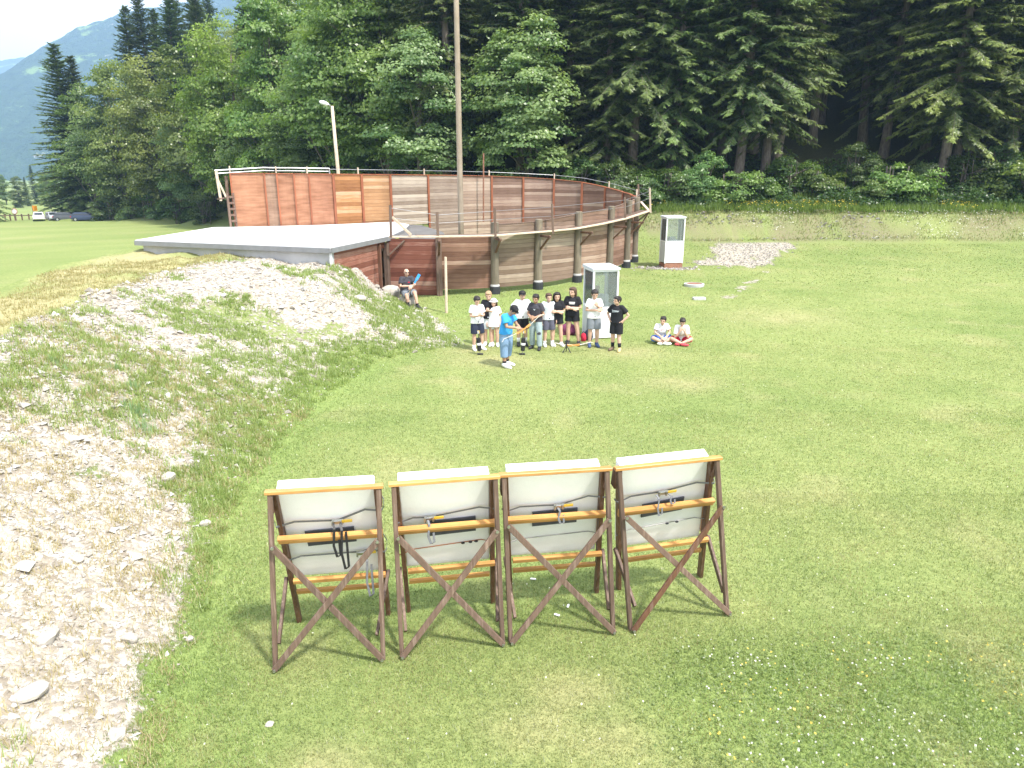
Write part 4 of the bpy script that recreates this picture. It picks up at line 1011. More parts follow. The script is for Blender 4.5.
bag(588.5, 340, (.26, .2, .32), c_navy, 'dark navy rucksack at the corner of the near booth', 'rucksack')
# two boys sitting cross legged on the lawn
def SIT(h, lean=.03, **k):
    z0 = .085
    d = dict(head=(0, -.075 - lean, z0 + .395), neck=(0, -.03 - lean, z0 + .312), chest=(0, -.012 - lean * .7, z0 + .205), waist=(0, .01, z0 + .10), pelvis=(0, .03, z0 - .0), shl=(.098, -.02 - lean, z0 + .28), shr=(-.098, -.02 - lean, z0 + .28),
        hipl=(.055, .01, z0 - .01), hipr=(-.055, .01, z0 - .01), knl=(.205, -.135, z0 + .045), knr=(-.205, -.135, z0 + .045), anl=(-.02, -.215, .042), anr=(.02, -.26, .045), tol=(-.105, -.23, .035), tor=(.105, -.275, .035),
        ell=(.155, -.10, z0 + .155), elr=(-.155, -.10, z0 + .155), wrl=(.05, -.215, z0 + .075), wrr=(-.05, -.225, z0 + .07), hdl=(-.5, -.6, -.4), hdr=(.5, -.6, -.4), pnl=(-.5, .3, -.6), pnr=(.5, .3, -.6))
    d.update(k); return d
p = PG(660, 342.5); hs = 1.42
person(p, hs, R(8), 'sitting boy in pale grey tee and blue shorts, head turned away from the other', SIT(hs), cloth('off_white', (.70, .70, .71)), c_roy, s_white, head_yaw=R(-35), bottom_style='shorts', pr=(cloth('pink', (.62, .35, .37)), [([(-.04 + .01 * k, .0) for k in range(9)], .03)]), head_pitch=R(6))
p = PG(680.5, 343.5); hs = 1.40
person(p, hs, R(-8), 'sitting boy in white tee and red shorts resting his chin on his hands', SIT(hs, .06, ell=(.13, -.15, .15), elr=(-.13, -.15, .15), wrl=(.035, -.19, .315), wrr=(-.035, -.19, .315), hdl=(-.2, .1, 1), hdr=(.2, .1, 1), pnl=(-.3, .9, 0), pnr=(.3, .9, 0)), c_white, c_red, s_red, head_pitch=R(26))
# the man on the rock by the doorway
MAN = PG(411.5, 312.5); MAN = PG(411.0, 306)
HT = 1.80
seat = .27
man = person(Vector((MAN.x - .12, MAN.y, MAN.z)), HT, R(28), 'bald man in dark tee, grey shorts and sunglasses sitting on a rock by the doorway', dict(
    head=(0, -.015, seat + .405), neck=(0, .01, seat + .315), chest=(0, .015, seat + .205), waist=(0, .02, seat + .10), pelvis=(0, .02, seat), shl=(.105, .0, seat + .285), shr=(-.105, .0, seat + .285),
    ell=(.135, -.09, seat + .16), elr=(-.15, -.05, seat + .145), wrl=(.02, -.20, seat + .145), wrr=(.0, -.17, seat + .155), hdl=(-.7, -.5, -.2), hdr=(.7, -.5, .1), pnl=(0, .5, -.8), pnr=(0, .6, -.7),
    hipl=(.055, -.01, seat - .005), hipr=(-.055, -.01, seat - .005), knl=(.075, -.235, seat + .03), knr=(-.085, -.215, seat - .02), anl=(.105, -.285, .03), anr=(-.06, -.20, .06), tol=(.135, -.385, .0), tor=(-.075, -.30, .04)),
    c_char, c_grey, s_black, style='bald', skin=SKIN, child=False, glasses=True, sock=(c_black, False), pr=(c_red, [([(.0 + .01 * k, .01) for k in range(5)], .02)]), grip=(.5, .8), build=1.1)
def rock(loc, r, seed, label, name='rock', mat=None):
    rr = random.Random(seed); m_ = MB(); m_.ell((0, 0, 0), r, None, 14, 9)
    me = m_.mesh(name, mat or M_ROCK); pl = []
    for _ in range(11):
        n = Vector((rr.gauss(0, 1), rr.gauss(0, 1), rr.gauss(0, 1))).normalized(); pl.append((n, rr.uniform(.62, .9)))
    for v in me.vertices:
        q = Vector((v.co.x / r[0], v.co.y / r[1], v.co.z / r[2]))
        for n, d in pl:
            e = q.dot(n) - d
            if e > 0: q -= n * e
        v.co = Vector((q.x * r[0], q.y * r[1], q.z * r[2]))
    o = link(name, me); o.location = loc; o.rotation_euler = (0, 0, rr.uniform(0, 6)); tag(o, label, 'rock'); return o
mz = MAN.z
rock((MAN.x - .12 - .03, MAN.y + .12, mz + .16), (.42, .36, .30), 3, 'rounded pale rock under the seated man')
rock((MAN.x - .75, MAN.y + .45, gz(MAN.x - .75, MAN.y + .45) + .15), (.45, .35, .32), 5, 'pale boulder between the seated man and the doorway')
hw = Vector((MAN.x - .12, MAN.y, mz)) + Matrix.Rotation(R(28), 3, 'Z') @ (Vector((.0, -.215, seat + .12)) * HT)
a = Py(402.5, 304, hw.y - .05); b_ = Py(418.0, 277, hw.y + .05)
fs = empty('long_stick', (a + b_) / 2, 0, 'long pale stick with a bright blue paddle tip held by the man on the rock', 'stick', world=True)
MB().tube([a, b_], .011, 8).build('shaft', M_BEAM, fs); dd = (b_ - a).normalized()
bl = MB(); bl.beam(b_ - dd * .12, b_ + dd * .11, .10, .02, (1, 0, .3), .3); bl.beam(b_ - dd * .26, b_ - dd * .12, .06, .025, (1, 0, .3), .3); bl.build('paddle', c_blue, fs)

# ------------------------------------------------------------------ foliage
def leaf_mat(name, tint, trans=.35):
    m, nt, b = newmat(name); nt.nodes.remove(b)
    at = N(nt, 'ShaderNodeAttribute', attribute_name='col').outputs['Color']
    oi = N(nt, 'ShaderNodeObjectInfo')
    c = mix(nt, 1.0, at, oi.outputs['Color'], 'MULTIPLY')
    hsv = N(nt, 'ShaderNodeHueSaturation'); nt.links.new(c, hsv.inputs['Color'])
    nt.links.new(math_n(nt, 'ADD', math_n(nt, 'MULTIPLY', oi.outputs['Random'], .35), .82), hsv.inputs['Value'])
    nt.links.new(math_n(nt, 'ADD', math_n(nt, 'MULTIPLY', oi.outputs['Random'], .03), .485), hsv.inputs['Hue'])
    d = N(nt, 'ShaderNodeBsdfDiffuse'); t = N(nt, 'ShaderNodeBsdfTranslucent'); g = N(nt, 'ShaderNodeBsdfGlossy'); g.inputs['Roughness'].default_value = .38
    nt.links.new(hsv.outputs[0], d.inputs[0]); nt.links.new(mix(nt, 1.0, hsv.outputs[0], tint, 'MULTIPLY'), t.inputs[0])
    s1 = N(nt, 'ShaderNodeMixShader'); s1.inputs[0].default_value = trans; nt.links.new(d.outputs[0], s1.inputs[1]); nt.links.new(t.outputs[0], s1.inputs[2])
    s2 = N(nt, 'ShaderNodeMixShader'); s2.inputs[0].default_value = .035; nt.links.new(s1.outputs[0], s2.inputs[1]); nt.links.new(g.outputs[0], s2.inputs[2])
    nt.links.new(s2.outputs[0], nt.nodes['Material Output'].inputs[0])
    return m
M_LEAF = leaf_mat('broad_leaves', (1.2, 1.2, .6), .5); M_NEEDLE = leaf_mat('needles', (1.0, 1.0, .6), .15); M_BLADE = leaf_mat('grass_blades', (1.15, 1.15, .8), .5)
def bark(name, c1, c2):
    m, nt, b = newmat(name); tc = N(nt, 'ShaderNodeTexCoord').outputs['Object']
    f = noise(nt, scaled(nt, tc, (9, 9, 2.2)), 1.0, 6, .7)
    nt.links.new(ramp(nt, f, [(.3, c1), (.7, c2)]), b.inputs['Base Color']); b.inputs['Roughness'].default_value = .95; bump(nt, b, f, .8, .05); return m
M_BARKS = bark('spruce_bark', (.075, .058, .048), (.24, .20, .17)); M_BARKD = bark('broadleaf_bark', (.06, .05, .042), (.17, .145, .12))
def unit(v): return v / np.maximum(np.linalg.norm(v, axis=-1, keepdims=True), 1e-9)
def strips(P0, D, U, L, W, n, rng, jag=.5):
    """ needle sprays: each of the m twigs becomes n pointed triangles fanning to both sides of its axis """
    m = len(P0); k = np.arange(n)
    t = ((k + .5) / n)[None, :]
    side = np.where(k % 2 == 0, 1.0, -1.0)[None, :, None]
    Sd = unit(np.cross(D, U))
    base = P0[:, None, :] + D[:, None, :] * (L[:, None] * t * .85)[..., None]
    dirn = unit(D[:, None, :] * .9 + Sd[:, None, :] * side * rng.uniform(.35, .9, (m, n, 1)) + rng.normal(0, .16, (m, n, 3)) + np.array([0, 0, -.18]))
    ln = (L[:, None] * (.55 - .3 * t) + .06) * rng.uniform(.75, 1.25, (m, n))
    ac = unit(np.cross(dirn, U[:, None, :] + rng.normal(0, .35, (m, n, 3))))
    w = W * rng.uniform(.7, 1.3, (m, n, 1))
    a = base - ac * w * .5; b = base + ac * w * .5; c = base + dirn * ln[..., None]
    return np.stack([a, b, c], 2).reshape(m * n, 3, 3)
def spruce_proto(seed, h, r, clear, dens=1.0, low_thin=.0):
    rng = np.random.default_rng(seed)
    tr = MB(); rad = .0135 * h
    bx, by = rng.normal(0, .12, 2)
    tpt = lambda z: np.array([bx * math.sin(z * .22), by * math.sin(z * .17), z])
    zs = list(np.linspace(-.4, h, 14)); tr.tube([tpt(z) for z in zs], [max(.02, rad * (1 - .93 * max(z, 0) / h) * (1.25 if z < .3 else 1)) for z in zs], 12)
    P0, DD, UU, LL, CC = [], [], [], [], []
    wood_ = MB(); z = clear
    while z < h - .25:
        t = (z - clear) / (h - clear); nb = rng.integers(5, 8)
        Lb = r * (1 - t) ** .78 * (.72 + .28 * min(1, t * 5)) + .12
        az0 = rng.uniform(0, 6.28)
        for b in range(nb):
            if t < .25 and rng.random() < low_thin: continue
            az = az0 + 6.283 * b / nb + rng.normal(0, .22); L = Lb * rng.uniform(.62, 1.22)
            out = np.array([math.cos(az), math.sin(az), 0]); sd = np.array([-out[1], out[0], 0])
            dr = (1.0 - .85 * t) * rng.uniform(.7, 1.3); lift = .10 + .55 * t
            ss = np.arange(.12, 1.0, max(.025, .16 / max(L, .4) / dens)); org = tpt(z + rng.normal(0, .16))
            bend = rng.normal(0, .12)
            pos = org + out * (L * ss)[:, None] + sd * (bend * L * ss ** 2)[:, None] + np.array([0, 0, 1.0]) * (L * (lift * ss - dr * ss ** 2 * .95 + dr * .42 * ss ** 3))[:, None]
            tang = unit(np.gradient(pos, axis=0)) if len(pos) > 1 else out[None]
            up = unit(np.cross(np.broadcast_to(sd, tang.shape), -tang)); up = np.where(up[:, 2:3] < 0, -up, up)
            if L > 1.2:
                pp = [org] + [pos[i] for i in np.linspace(0, len(pos) - 1, 4).astype(int)]
                wood_.tube(pp, [.035 + .008 * L, .03, .022, .014, .006], 4, False)
            for sg in (-1, 1):
                tl = (.16 + .30 * L * .28 * (1 - ss * .75)) * rng.uniform(.45, 1.55, len(ss))
                d = unit(tang * .55 + sd * sg * .8 + np.array([0, 0, -.42 * (1 - .6 * t)]) + rng.normal(0, .26, (len(ss), 3)))
                P0.append(pos); DD.append(d); UU.append(up); LL.append(tl)
                CC.append(np.stack([ss, np.full(len(ss), t)], 1))
            # the tip and hanging twigs
            P0.append(pos[-2:]); DD.append(tang[-2:]); UU.append(up[-2:]); LL.append(np.full(len(pos[-2:]), .34)); CC.append(np.ones((len(pos[-2:]), 2)))
        z += rng.uniform(.28, .48) * (1.12 - .35 * t)
    P0, DD, UU, LL, CC = map(np.concatenate, (P0, DD, UU, LL, CC))
    n = 10
    V = strips(P0, DD, UU, LL * 1.25, .085, n, rng)
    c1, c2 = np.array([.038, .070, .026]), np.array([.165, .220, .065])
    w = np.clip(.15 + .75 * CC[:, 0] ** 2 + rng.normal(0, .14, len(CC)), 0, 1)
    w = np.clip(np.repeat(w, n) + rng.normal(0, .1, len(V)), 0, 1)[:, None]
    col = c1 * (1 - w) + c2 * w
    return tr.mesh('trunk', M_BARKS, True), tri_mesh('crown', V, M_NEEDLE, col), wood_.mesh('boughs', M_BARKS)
def leaves(C, Nn, size, rng, asp=.75):
    m = len(C); a = unit(np.cross(Nn, rng.normal(0, 1, (m, 3)))); b = np.cross(Nn, a)
    s = size * rng.uniform(.7, 1.3, (m, 1)); a = a * s * .5; b = b * s * .5 * asp
    fold = Nn * s * rng.uniform(-.12, .12, (m, 1))
    return np.stack([C - a, C - b * .95 + fold, C + a, C + b * .95 + fold], 1)
def broad_proto(seed, h, r, base, nclump=170, nleaf=150, leaf=.17, c1=(.038, .075, .018), c2=(.105, .155, .04), multi=1, squat=.5):
    rng = np.random.default_rng(seed); tr = MB(); limbs = MB()
    hc = (h + base) / 2; hh = (h - base) / 2
    for k in range(multi):
        ox, oy = (0, 0) if multi == 1 else rng.normal(0, .25, 2)
        zs = np.linspace(-.3, h * .8, 8); tr.tube([(ox + .25 * math.sin(z * .3 + seed + k), oy + .2 * math.sin(z * .23 + k), z) for z in zs], [max(.03, (.017 * h / multi ** .5) * (1 - z / h)) for z in zs], 9)
    V, CL = [], []
    nl = max(6, nclump // 22); lob = unit(rng.normal(0, 1, (nl, 3))) * rng.uniform(.55, .85, (nl, 1))
    for k in range(nclump):
        lb = lob[rng.integers(nl)]
        d = lb + rng.normal(0, .30, 3); nrm = np.linalg.norm(d)
        if nrm > 1.05: d = d / nrm * rng.uniform(.8, 1.05)
        fl = 1 - .25 * max(0, d[2]) ** 2
        c = np.array([d[0] * r * fl, d[1] * r * fl, hc + d[2] * hh])
        rc = r * rng.uniform(.15, .30); n = int(nleaf * rng.uniform(.6, 1.3))
        q = unit(rng.normal(0, 1, (n, 3))) * np.clip(rng.normal(.85, .22, (n, 1)), 0, 1.25); q[:, 2] = np.where(q[:, 2] < -.1, q[:, 2] * .35, q[:, 2])
        ptc = c + q * rc * np.array([1.25, 1.25, squat + .15]) 
        ptc[:, 2] -= .22 * rc * ((q[:, 0] ** 2 + q[:, 1] ** 2))
        nn_ = unit(q * .5 + np.array([d[0] * .6, d[1] * .6, .55]) + rng.normal(0, .42, (n, 3)))
        V.append(leaves(ptc, nn_, leaf, rng))
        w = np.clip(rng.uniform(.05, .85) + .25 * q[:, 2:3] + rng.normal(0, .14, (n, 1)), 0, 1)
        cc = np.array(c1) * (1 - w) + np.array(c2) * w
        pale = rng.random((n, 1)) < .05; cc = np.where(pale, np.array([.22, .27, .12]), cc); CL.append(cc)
        if k % 4 == 0:
            z0 = rng.uniform(max(.3, base * .7), hc); limbs.tube([(0.1, 0.1, z0), (c[0] * .5, c[1] * .5, z0 + (c[2] - z0) * .65), tuple(c)], [.010 * h * .6, .05, .015], 5, False)
    V = np.concatenate(V); CL = np.concatenate(CL)
    ok = V[:, 0, 2] > .02; V, CL = V[ok], CL[ok]
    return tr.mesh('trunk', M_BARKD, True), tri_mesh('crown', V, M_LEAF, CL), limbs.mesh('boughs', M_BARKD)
SPR = [spruce_proto(11, 26, 4.4, 3.6, 1.0, .15), spruce_proto(12, 25, 4.3, .5), spruce_proto(13, 28, 4.0, 5.5, 1.0, .3), spruce_proto(14, 22, 3.9, .8), spruce_proto(15, 27, 5.2, 4.4, 1.1, .1)]
BRO = [broad_proto(21, 18, 4.8, .6, 150, 260, .27, (.09, .155, .042), (.22, .30, .095)), broad_proto(22, 16, 4.2, .4, 130, 260, .26, (.095, .165, .045), (.24, .32, .10)), broad_proto(23, 20, 5.2, .8, 165, 270, .28, (.10, .16, .042), (.24, .315, .09)), broad_proto(24, 13, 3.5, .3, 110, 260, .22, (.10, .175, .055), (.26, .34, .135))]
BSH = [broad_proto(31, 2.6, 1.5, .0, 60, 120, .13, (.055, .11, .028), (.14, .22, .055), 4), broad_proto(32, 1.7, 1.3, .0, 50, 120, .11, (.07, .13, .028), (.18, .26, .065), 4), broad_proto(33, 3.6, 1.9, .0, 90, 130, .14, (.05, .10, .028), (.125, .20, .055), 3)]
TREES = {}
def tree(protos, name, loc, sc, rz, label, cat, group=None, tint=(1, 1, 1), sz=None):
    rt = empty(name, loc, rz, label, cat, group); rt.scale = (sc, sc, sz or sc)
    for me, nm in zip(protos, ('trunk', 'crown', 'bough')):
        if len(me.polygons): link(nm, me, rt, tint)
    return rt
rr = random.Random(5)
def at(px, Y, dz=0): 
    X = (px - 512) / F * (Y * math.cos(PITCH) + 1.3); return Vector((X, Y, gz(X, Y) - .1))
FOREST_FRONT = [
 # kind, proto, px, Y, scale, z-scale, label, tint
 ('s', 1, 80, 116, 1.55, 1.0, 'tall broad dark spruce at the open end of the forest edge', (1, 1, 1)),
 ('s', 3, 93, 117, 1.2, 1.03, 'shorter dark spruce standing close to the spruce at the open end of the forest edge', (1, 1, 1)),
 ('b', 0, 97, 111, 1.0, .95, 'round maple in front of the end spruces beside the parked cars', (.95, 1, 1)),
 ('b', 1, 128, 108, 1.08, 1.0, 'bushy pale green maple second from the open end of the forest edge', (1.1, 1.1, .9)),
 ('s', 4, 151, 122, 1.05, 1.05, 'dark spruce top rising behind the second maple from the open end', (.9, .95, 1)),
 ('s', 0, 165, 121, 1.15, 1.12, 'tallest spruce top against the sky above the left maples, upright and narrow'.replace('left ', ''), (.9, .95, 1)),
 ('s', 2, 193, 118, 1.3, 1.1, 'wide dark spruce top behind the maples facing the open lawn', (.9, .95, 1)),
 ('s', 3, 177, 124, 1.3, 1.0, 'short dark spruce squeezed between the two tall spruce tops behind the maples', (.95, 1, 1)),
 ('s', 1, 216, 121, 1.3, 1.0, 'full dark spruce behind the maples above the ladder end of the enclosure', (1, 1, 1)),
 ('b', 2, 166, 103, 1.0, 1.0, 'broad yellow green maple facing the open lawn beyond the building', (1.15, 1.1, .85)),
 ('b', 0, 212, 95, 1.1, 1.1, 'tall maple above the ladder end of the enclosure, leafy to the ground', (1.05, 1.05, .95)),
 ('b', 3, 192, 99, .95, .85, 'low dense maple at the lawn edge beside the ladder end of the enclosure', (.85, .95, .9)),
 ('b', 2, 248, 84, 1.0, 1.02, 'maple with bright upper leaves between ladder and lamp post', (1.15, 1.12, .9)),
 ('b', 1, 285, 76, 1.0, 1.05, 'fresh green maple just beside the lamp post on its ladder side', (1.1, 1.1, .95)),
 ('b', 0, 322, 70, .92, .95, 'maple directly behind the lamp post', (.95, 1, .95)),
 ('s', 1, 378, 68, 1.0, 1.0, 'dark spruce wedged between the lamp post maple and the pale maple by the tall pole', (1.05, 1, .9)),
 ('b', 2, 352, 78, 1.0, 1.1, 'high green maple crown rising behind the lamp post maple', (1.1, 1.1, .9)),
 ('b', 3, 424, 56.5, 1.12, 1.1, 'maple with silvery pale leaf clusters beside the tall pole', (1.1, 1.15, 1.25)),
 ('b', 1, 470, 62, 1.0, 1.05, 'maple half hidden behind the tall pole', (.9, .95, .95)),
 ('b', 3, 527, 53.5, 1.1, 1.12, 'light green maple with rounded pale clumps between the tall pole and the dark spruces', (1.1, 1.12, 1.1)),
 ('s', 1, 602, 55, 1.0, 1.0, 'dense dark spruce with boughs to the ground behind the curved end of the enclosure', (1, 1, 1)),
 ('s', 3, 668, 54.5, 1.08, 1.15, 'full dark spruce behind the far booth, boughs down to the bushes', (1, 1.05, 1)),
 ('s', 4, 716, 57, 1.0, 1.0, 'spruce with drooping lit boughs between the far booth and the bare trunked spruce', (1.1, 1.1, 1)),
 ('s', 2, 767, 54.5, .96, .96, 'spruce with a long bare pale trunk above the gravel patch', (1.05, 1.08, 1)),
 ('s', 0, 872, 58, 1.0, 1.0, 'spruce leaning its boughs over a dark gap beside the big bare trunked spruce', (1, 1, 1)),
 ('s', 4, 931, 52.5, 1.02, 1.0, 'big spruce with thick bare trunk and wide light green boughs', (1.35, 1.3, 1.1)),
 ('s', 2, 993, 60, 1.0, 1.0, 'tall grey spruce trunk next to the big light green spruce', (.95, 1, 1)),
 ('s', 1, 1052, 57, 1.0, 1.0, 'spruce at the very end of the forest edge beyond the big light green spruce', (1, 1, 1)),
]
PROTO_H = {'s': (26, 25, 28, 22, 27), 'b': (18, 16, 20, 13)}
TOPY = {216: -12, 80: 44, 97: 84, 128: 56, 151: 6, 165: -8, 193: -4, 166: 42, 212: 30, 192: 112, 248: 6, 285: -14, 322: 62, 352: -25, 424: 26, 470: -10, 527: 22}
for (kd, pi, px, Y, sc, sz, lab, tint) in FOREST_FRONT:
    ty = TOPY.get(px) if (kd, px) not in (('s', 177), ('s', 93)) else (10 if px == 177 else 56)
    if ty is not None:
        p_ = at(px, Y); sz = (Py(px, ty, Y).z - p_.z) / PROTO_H[kd][pi]
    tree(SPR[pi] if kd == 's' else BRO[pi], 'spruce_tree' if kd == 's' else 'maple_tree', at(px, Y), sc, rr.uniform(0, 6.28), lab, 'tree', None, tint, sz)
# the deep forest behind
GD = 'trees deep in the forest'
cnt = 0
for row in range(7):
    for k in range(22):
        px = -10 + k * 52 + (row % 2) * 26 + rr.uniform(-16, 16)
        if px < 195: continue
        e = 6 + row * 5.5 + rr.uniform(-1.8, 1.8)
        Y = 60.0
        for _ in range(12):
            X = (px - 512) / F * (Y * math.cos(PITCH) + 1.3); Y = float(edge_y(X)) + e
        if px > 560 and row == 0 and abs(px - 840) < 50: continue
        dec = px < 470 and rr.random() < .6
        P_ = at(px, Y)
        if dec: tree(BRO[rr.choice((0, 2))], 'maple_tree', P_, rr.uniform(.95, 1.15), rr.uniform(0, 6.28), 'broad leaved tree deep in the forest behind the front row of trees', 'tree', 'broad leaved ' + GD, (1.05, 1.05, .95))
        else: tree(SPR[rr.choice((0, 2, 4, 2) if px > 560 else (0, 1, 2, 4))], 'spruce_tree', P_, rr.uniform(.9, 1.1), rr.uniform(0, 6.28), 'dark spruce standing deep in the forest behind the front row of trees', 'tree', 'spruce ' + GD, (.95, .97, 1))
        cnt += 1
# bushes along the forest edge
BUSH = [(612, 51.2, 2, 1.0, 'dark leafy bush just beyond the curved end of the enclosure'), (640, 50.6, 0, 1.1, 'dark green bush behind the walkway corner'), (668, 50.4, 0, 1.05, 'low dense bush straight behind the far booth'), (700, 50.6, 2, .9, 'dark broad bush between the far booth and the whitish bush'),
 (722, 50.2, 1, 1.5, 'bush with whitish upright shoots above the gravel patch'), (752, 50.8, 1, 1.3, 'low bush at the foot of the spruce with the long bare trunk'), (786, 51.5, 0, 1.1, 'dark leafy bush in the gap beside the long bare trunk'), (812, 51.2, 1, 1.2, 'low spreading bush in front of the dark forest gap'), (846, 52, 2, .85, 'dark tall bush in the forest gap'),
 (866, 50.6, 1, 1.1, 'low fresh green bush just before the pale leaved bush'), (890, 50.3, 1, 1.75, 'pale leaved rounded bush beside the big bare trunked spruce'), (912, 51.5, 0, .9, 'small dark bush at the foot of the big bare trunked spruce'), (958, 51.2, 0, 1.15, 'bush just past the big bare trunked spruce'), (985, 51.5, 2, .9, 'tall dark bush under the grey spruce trunk'), (1012, 50.2, 1, 1.9, 'large bright green bush at the end of the forest edge'), (1040, 51, 0, 1.3, 'dark bush beyond the large bright green bush'),
 (580, 52.5, 2, 1.0, 'bush peeping over the curved wall of the enclosure'), (205, 91, 2, 1.2, 'dark shrub at the foot of the maples beside the ladder'), (150, 101, 2, 1.2, 'shrub under the broad yellow green maple'), (178, 97, 0, 1.5, 'rounded shrub on the lawn edge behind the building'), (112, 106, 2, 1.1, 'dark shrub under the bushy pale green maple'), (98, 107, 0, 1.4, 'small shrub at the lawn edge beside the parked dark blue car'), (130, 103, 1, 1.6, 'low wide shrub on the lawn edge under the second maple')]
for (px, Y, pi, sc, lab) in BUSH:
    tree(BSH[pi], 'bush', at(px, Y), sc, rr.uniform(0, 6.28), lab, 'bush', None, (1.5, 1.5, 1.6) if 'whitish' in lab or 'pale leaved' in lab else (1.25, 1.25, 1) if 'bright' in lab or 'fresh' in lab else (1, 1, 1))
# small far trees across the valley floor
FAR = [(-14, 105, 's', 1, .75, 'dark spruce at the outer end of the field beside the fence'), (34, 235, 's', 3, .55, 'small pointed spruce far beyond the parked cars'), (18, 205, 'b', 1, .55, 'low grey green tree beyond the fence'), (26, 220, 's', 1, .34, 'tiny spruce beside the grey green tree beyond the fence'), (48, 190, 'b', 0, .52, 'round tree right behind the parked white car'), (60, 170, 'b', 1, .58, 'round tree behind the parked grey car'), (4, 230, 'b', 3, .7, 'low tree at the outer end of the fence'), (44, 240, 'b', 2, .55, 'dim tree between the pointed spruce and the parked cars'), (72, 150, 'b', 3, .75, 'dark leafy tree over the roofs of the parked dark cars')]
for (px, Y, kd, pi, sc, lab) in FAR:
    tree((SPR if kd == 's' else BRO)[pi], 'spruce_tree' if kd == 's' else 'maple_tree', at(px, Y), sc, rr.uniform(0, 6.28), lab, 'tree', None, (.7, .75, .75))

# ------------------------------------------------------------------ parked cars, fence and signs at the far end of the field
M_TYRE = plain('tyre', (.02, .02, .02), .9); M_WIN = plain('car_window', (.03, .035, .04), .1, .1, 3, 0, .6)
def car(px, Y, rz, col, label, van=False):
    m = plain('car_paint_' + col[0], col[1], .3, .05, 2, .1, .6)
    P_ = at(px, Y); P_.z += .1; rt = empty('parked_car', P_, R(rz), label, 'car', 'cars parked at the far end of the field')
    L, W, Hh = 4.3, 1.75, 1.5
    sec = [(-2.15, .55, .80), (-2.05, .35, .95), (-1.2, .28, 1.02), (0, .28, 1.04), (1.2, .28, 1.0), (1.95, .32, .86), (2.15, .5, .72)]
    rt.scale = (.86, .86, .86); b = MB(); vs = []
    for x, z0, z1 in sec:
        w = W / 2 * (.86 if abs(x) > 2 else 1); vs += [(x, -w, z0), (x, -w, (z0 + z1) / 2), (x, -w * .93, z1), (x, w * .93, z1), (x, w, (z0 + z1) / 2), (x, w, z0)]
    n = len(sec); fs = [(i * 6 + k, i * 6 + (k + 1) % 6, (i + 1) * 6 + (k + 1) % 6, (i + 1) * 6 + k) for i in range(n - 1) for k in range(6)] + [tuple(range(5, -1, -1)), tuple((n - 1) * 6 + k for k in range(6))]
    b.add(vs, fs); cb = [(-1.95, 1.0, .80), (-1.55, Hh - .03, .64), (.3, Hh, .64), (1.1, 1.0, .78)] if not van else [(-2.1, .95, .82), (-2.0, 1.85, .74), (.9, 1.9, .74), (1.5, 1.0, .80)]
    vs = [(x, s_ * w, z) for x, z, w in cb for s_ in (-1, 1)]
    b.add(vs, [(0, 2, 3, 1), (2, 4, 5, 3), (4, 6, 7, 5), (0, 1, 7, 6), (0, 6, 4, 2), (1, 3, 5, 7)])
    bd = b.build('body', m, rt); 
    g = MB()
    for s_ in (-1, 1):
        q = [(cb[0][0] + .15, s_ * (cb[0][2] + .004), cb[0][1] + .06), (cb[1][0] + .1, s_ * (cb[1][2] + .012), cb[1][1] - .08), (cb[2][0] - .05, s_ * (cb[2][2] + .012), cb[2][1] - .08), (cb[3][0] - .18, s_ * (cb[3][2] + .004), cb[3][1] + .06)]
        g.add(q + [(x, y - s_ * .02, z) for x, y, z in q], [(0, 1, 2, 3), (7, 6, 5, 4)])
    for (a, c_, dx) in ((0, 1, -.012), (3, 2, .012)):
        q = [(cb[a][0] * .9 + cb[c_][0] * .1 + dx, -.62, cb[a][1] * .85 + cb[c_][1] * .15), (cb[a][0] * .9 + cb[c_][0] * .1 + dx, .62, cb[a][1] * .85 + cb[c_][1] * .15), (cb[c_][0] * .85 + cb[a][0] * .15 + dx, .55, cb[c_][1] * .88 + cb[a][1] * .12), (cb[c_][0] * .85 + cb[a][0] * .15 + dx, -.55, cb[c_][1] * .88 + cb[a][1] * .12)]
        g.add(q, [(0, 1, 2, 3)])
    g.build('windows' if False else 'window_band', M_WIN, rt)
    for x in (-1.35, 1.35):
        for s_ in (-1, 1):
            wh = MB().tube([(x, s_ * .70, .32), (x, s_ * .89, .32)], .32, 16).build('wheel', M_TYRE, rt); MB().tube([(x, s_ * .885, .32), (x, s_ * .90, .32)], .19, 12).build('rim', M_STEEL, wh)
    for s_ in (-1, 1): MB().box((2.08, s_ * .62, .68), (.12, .3, .13)).build('headlight', M_WHITE, rt); MB().box((-2.08, s_ * .66, .78), (.12, .2, .18)).build('tail_light', c_red, rt)
    return rt
car(37, 108.5, -58, ('white', (.78, .79, .80)), 'white car at the fence end of the line of parked cars'); car(51, 109.5, -48, ('silver', (.42, .44, .47)), 'silver car parked between the white car and the dark cars')
car(66, 108.5, 12, ('graphite', (.07, .075, .085)), 'dark grey car parked beside the silver car'); car(84, 107.5, 10, ('blue', (.03, .045, .09)), 'dark blue car parked under the maple at the forest edge')
fence = empty('post_fence', at(10, 110), 0, 'low wooden post and rail fence at the far end of the field', 'fence', world=True)
fp = [at(px, 110) for px in (-12, 3, 8, 13, 20, 27, 33)]
for p in fp: MB().beam(p, p + Vector((0, 0, 1.1)), .16, .16).build('post', M_GREYW, fence)
rl = MB()
for a, b_ in zip(fp[:-1], fp[1:]): rl.beam(a + Vector((0, .1, .85)), b_ + Vector((0, .1, .85)), .08, .12, (0, 1, 0))
rl.build('rail', M_GREYW, fence)
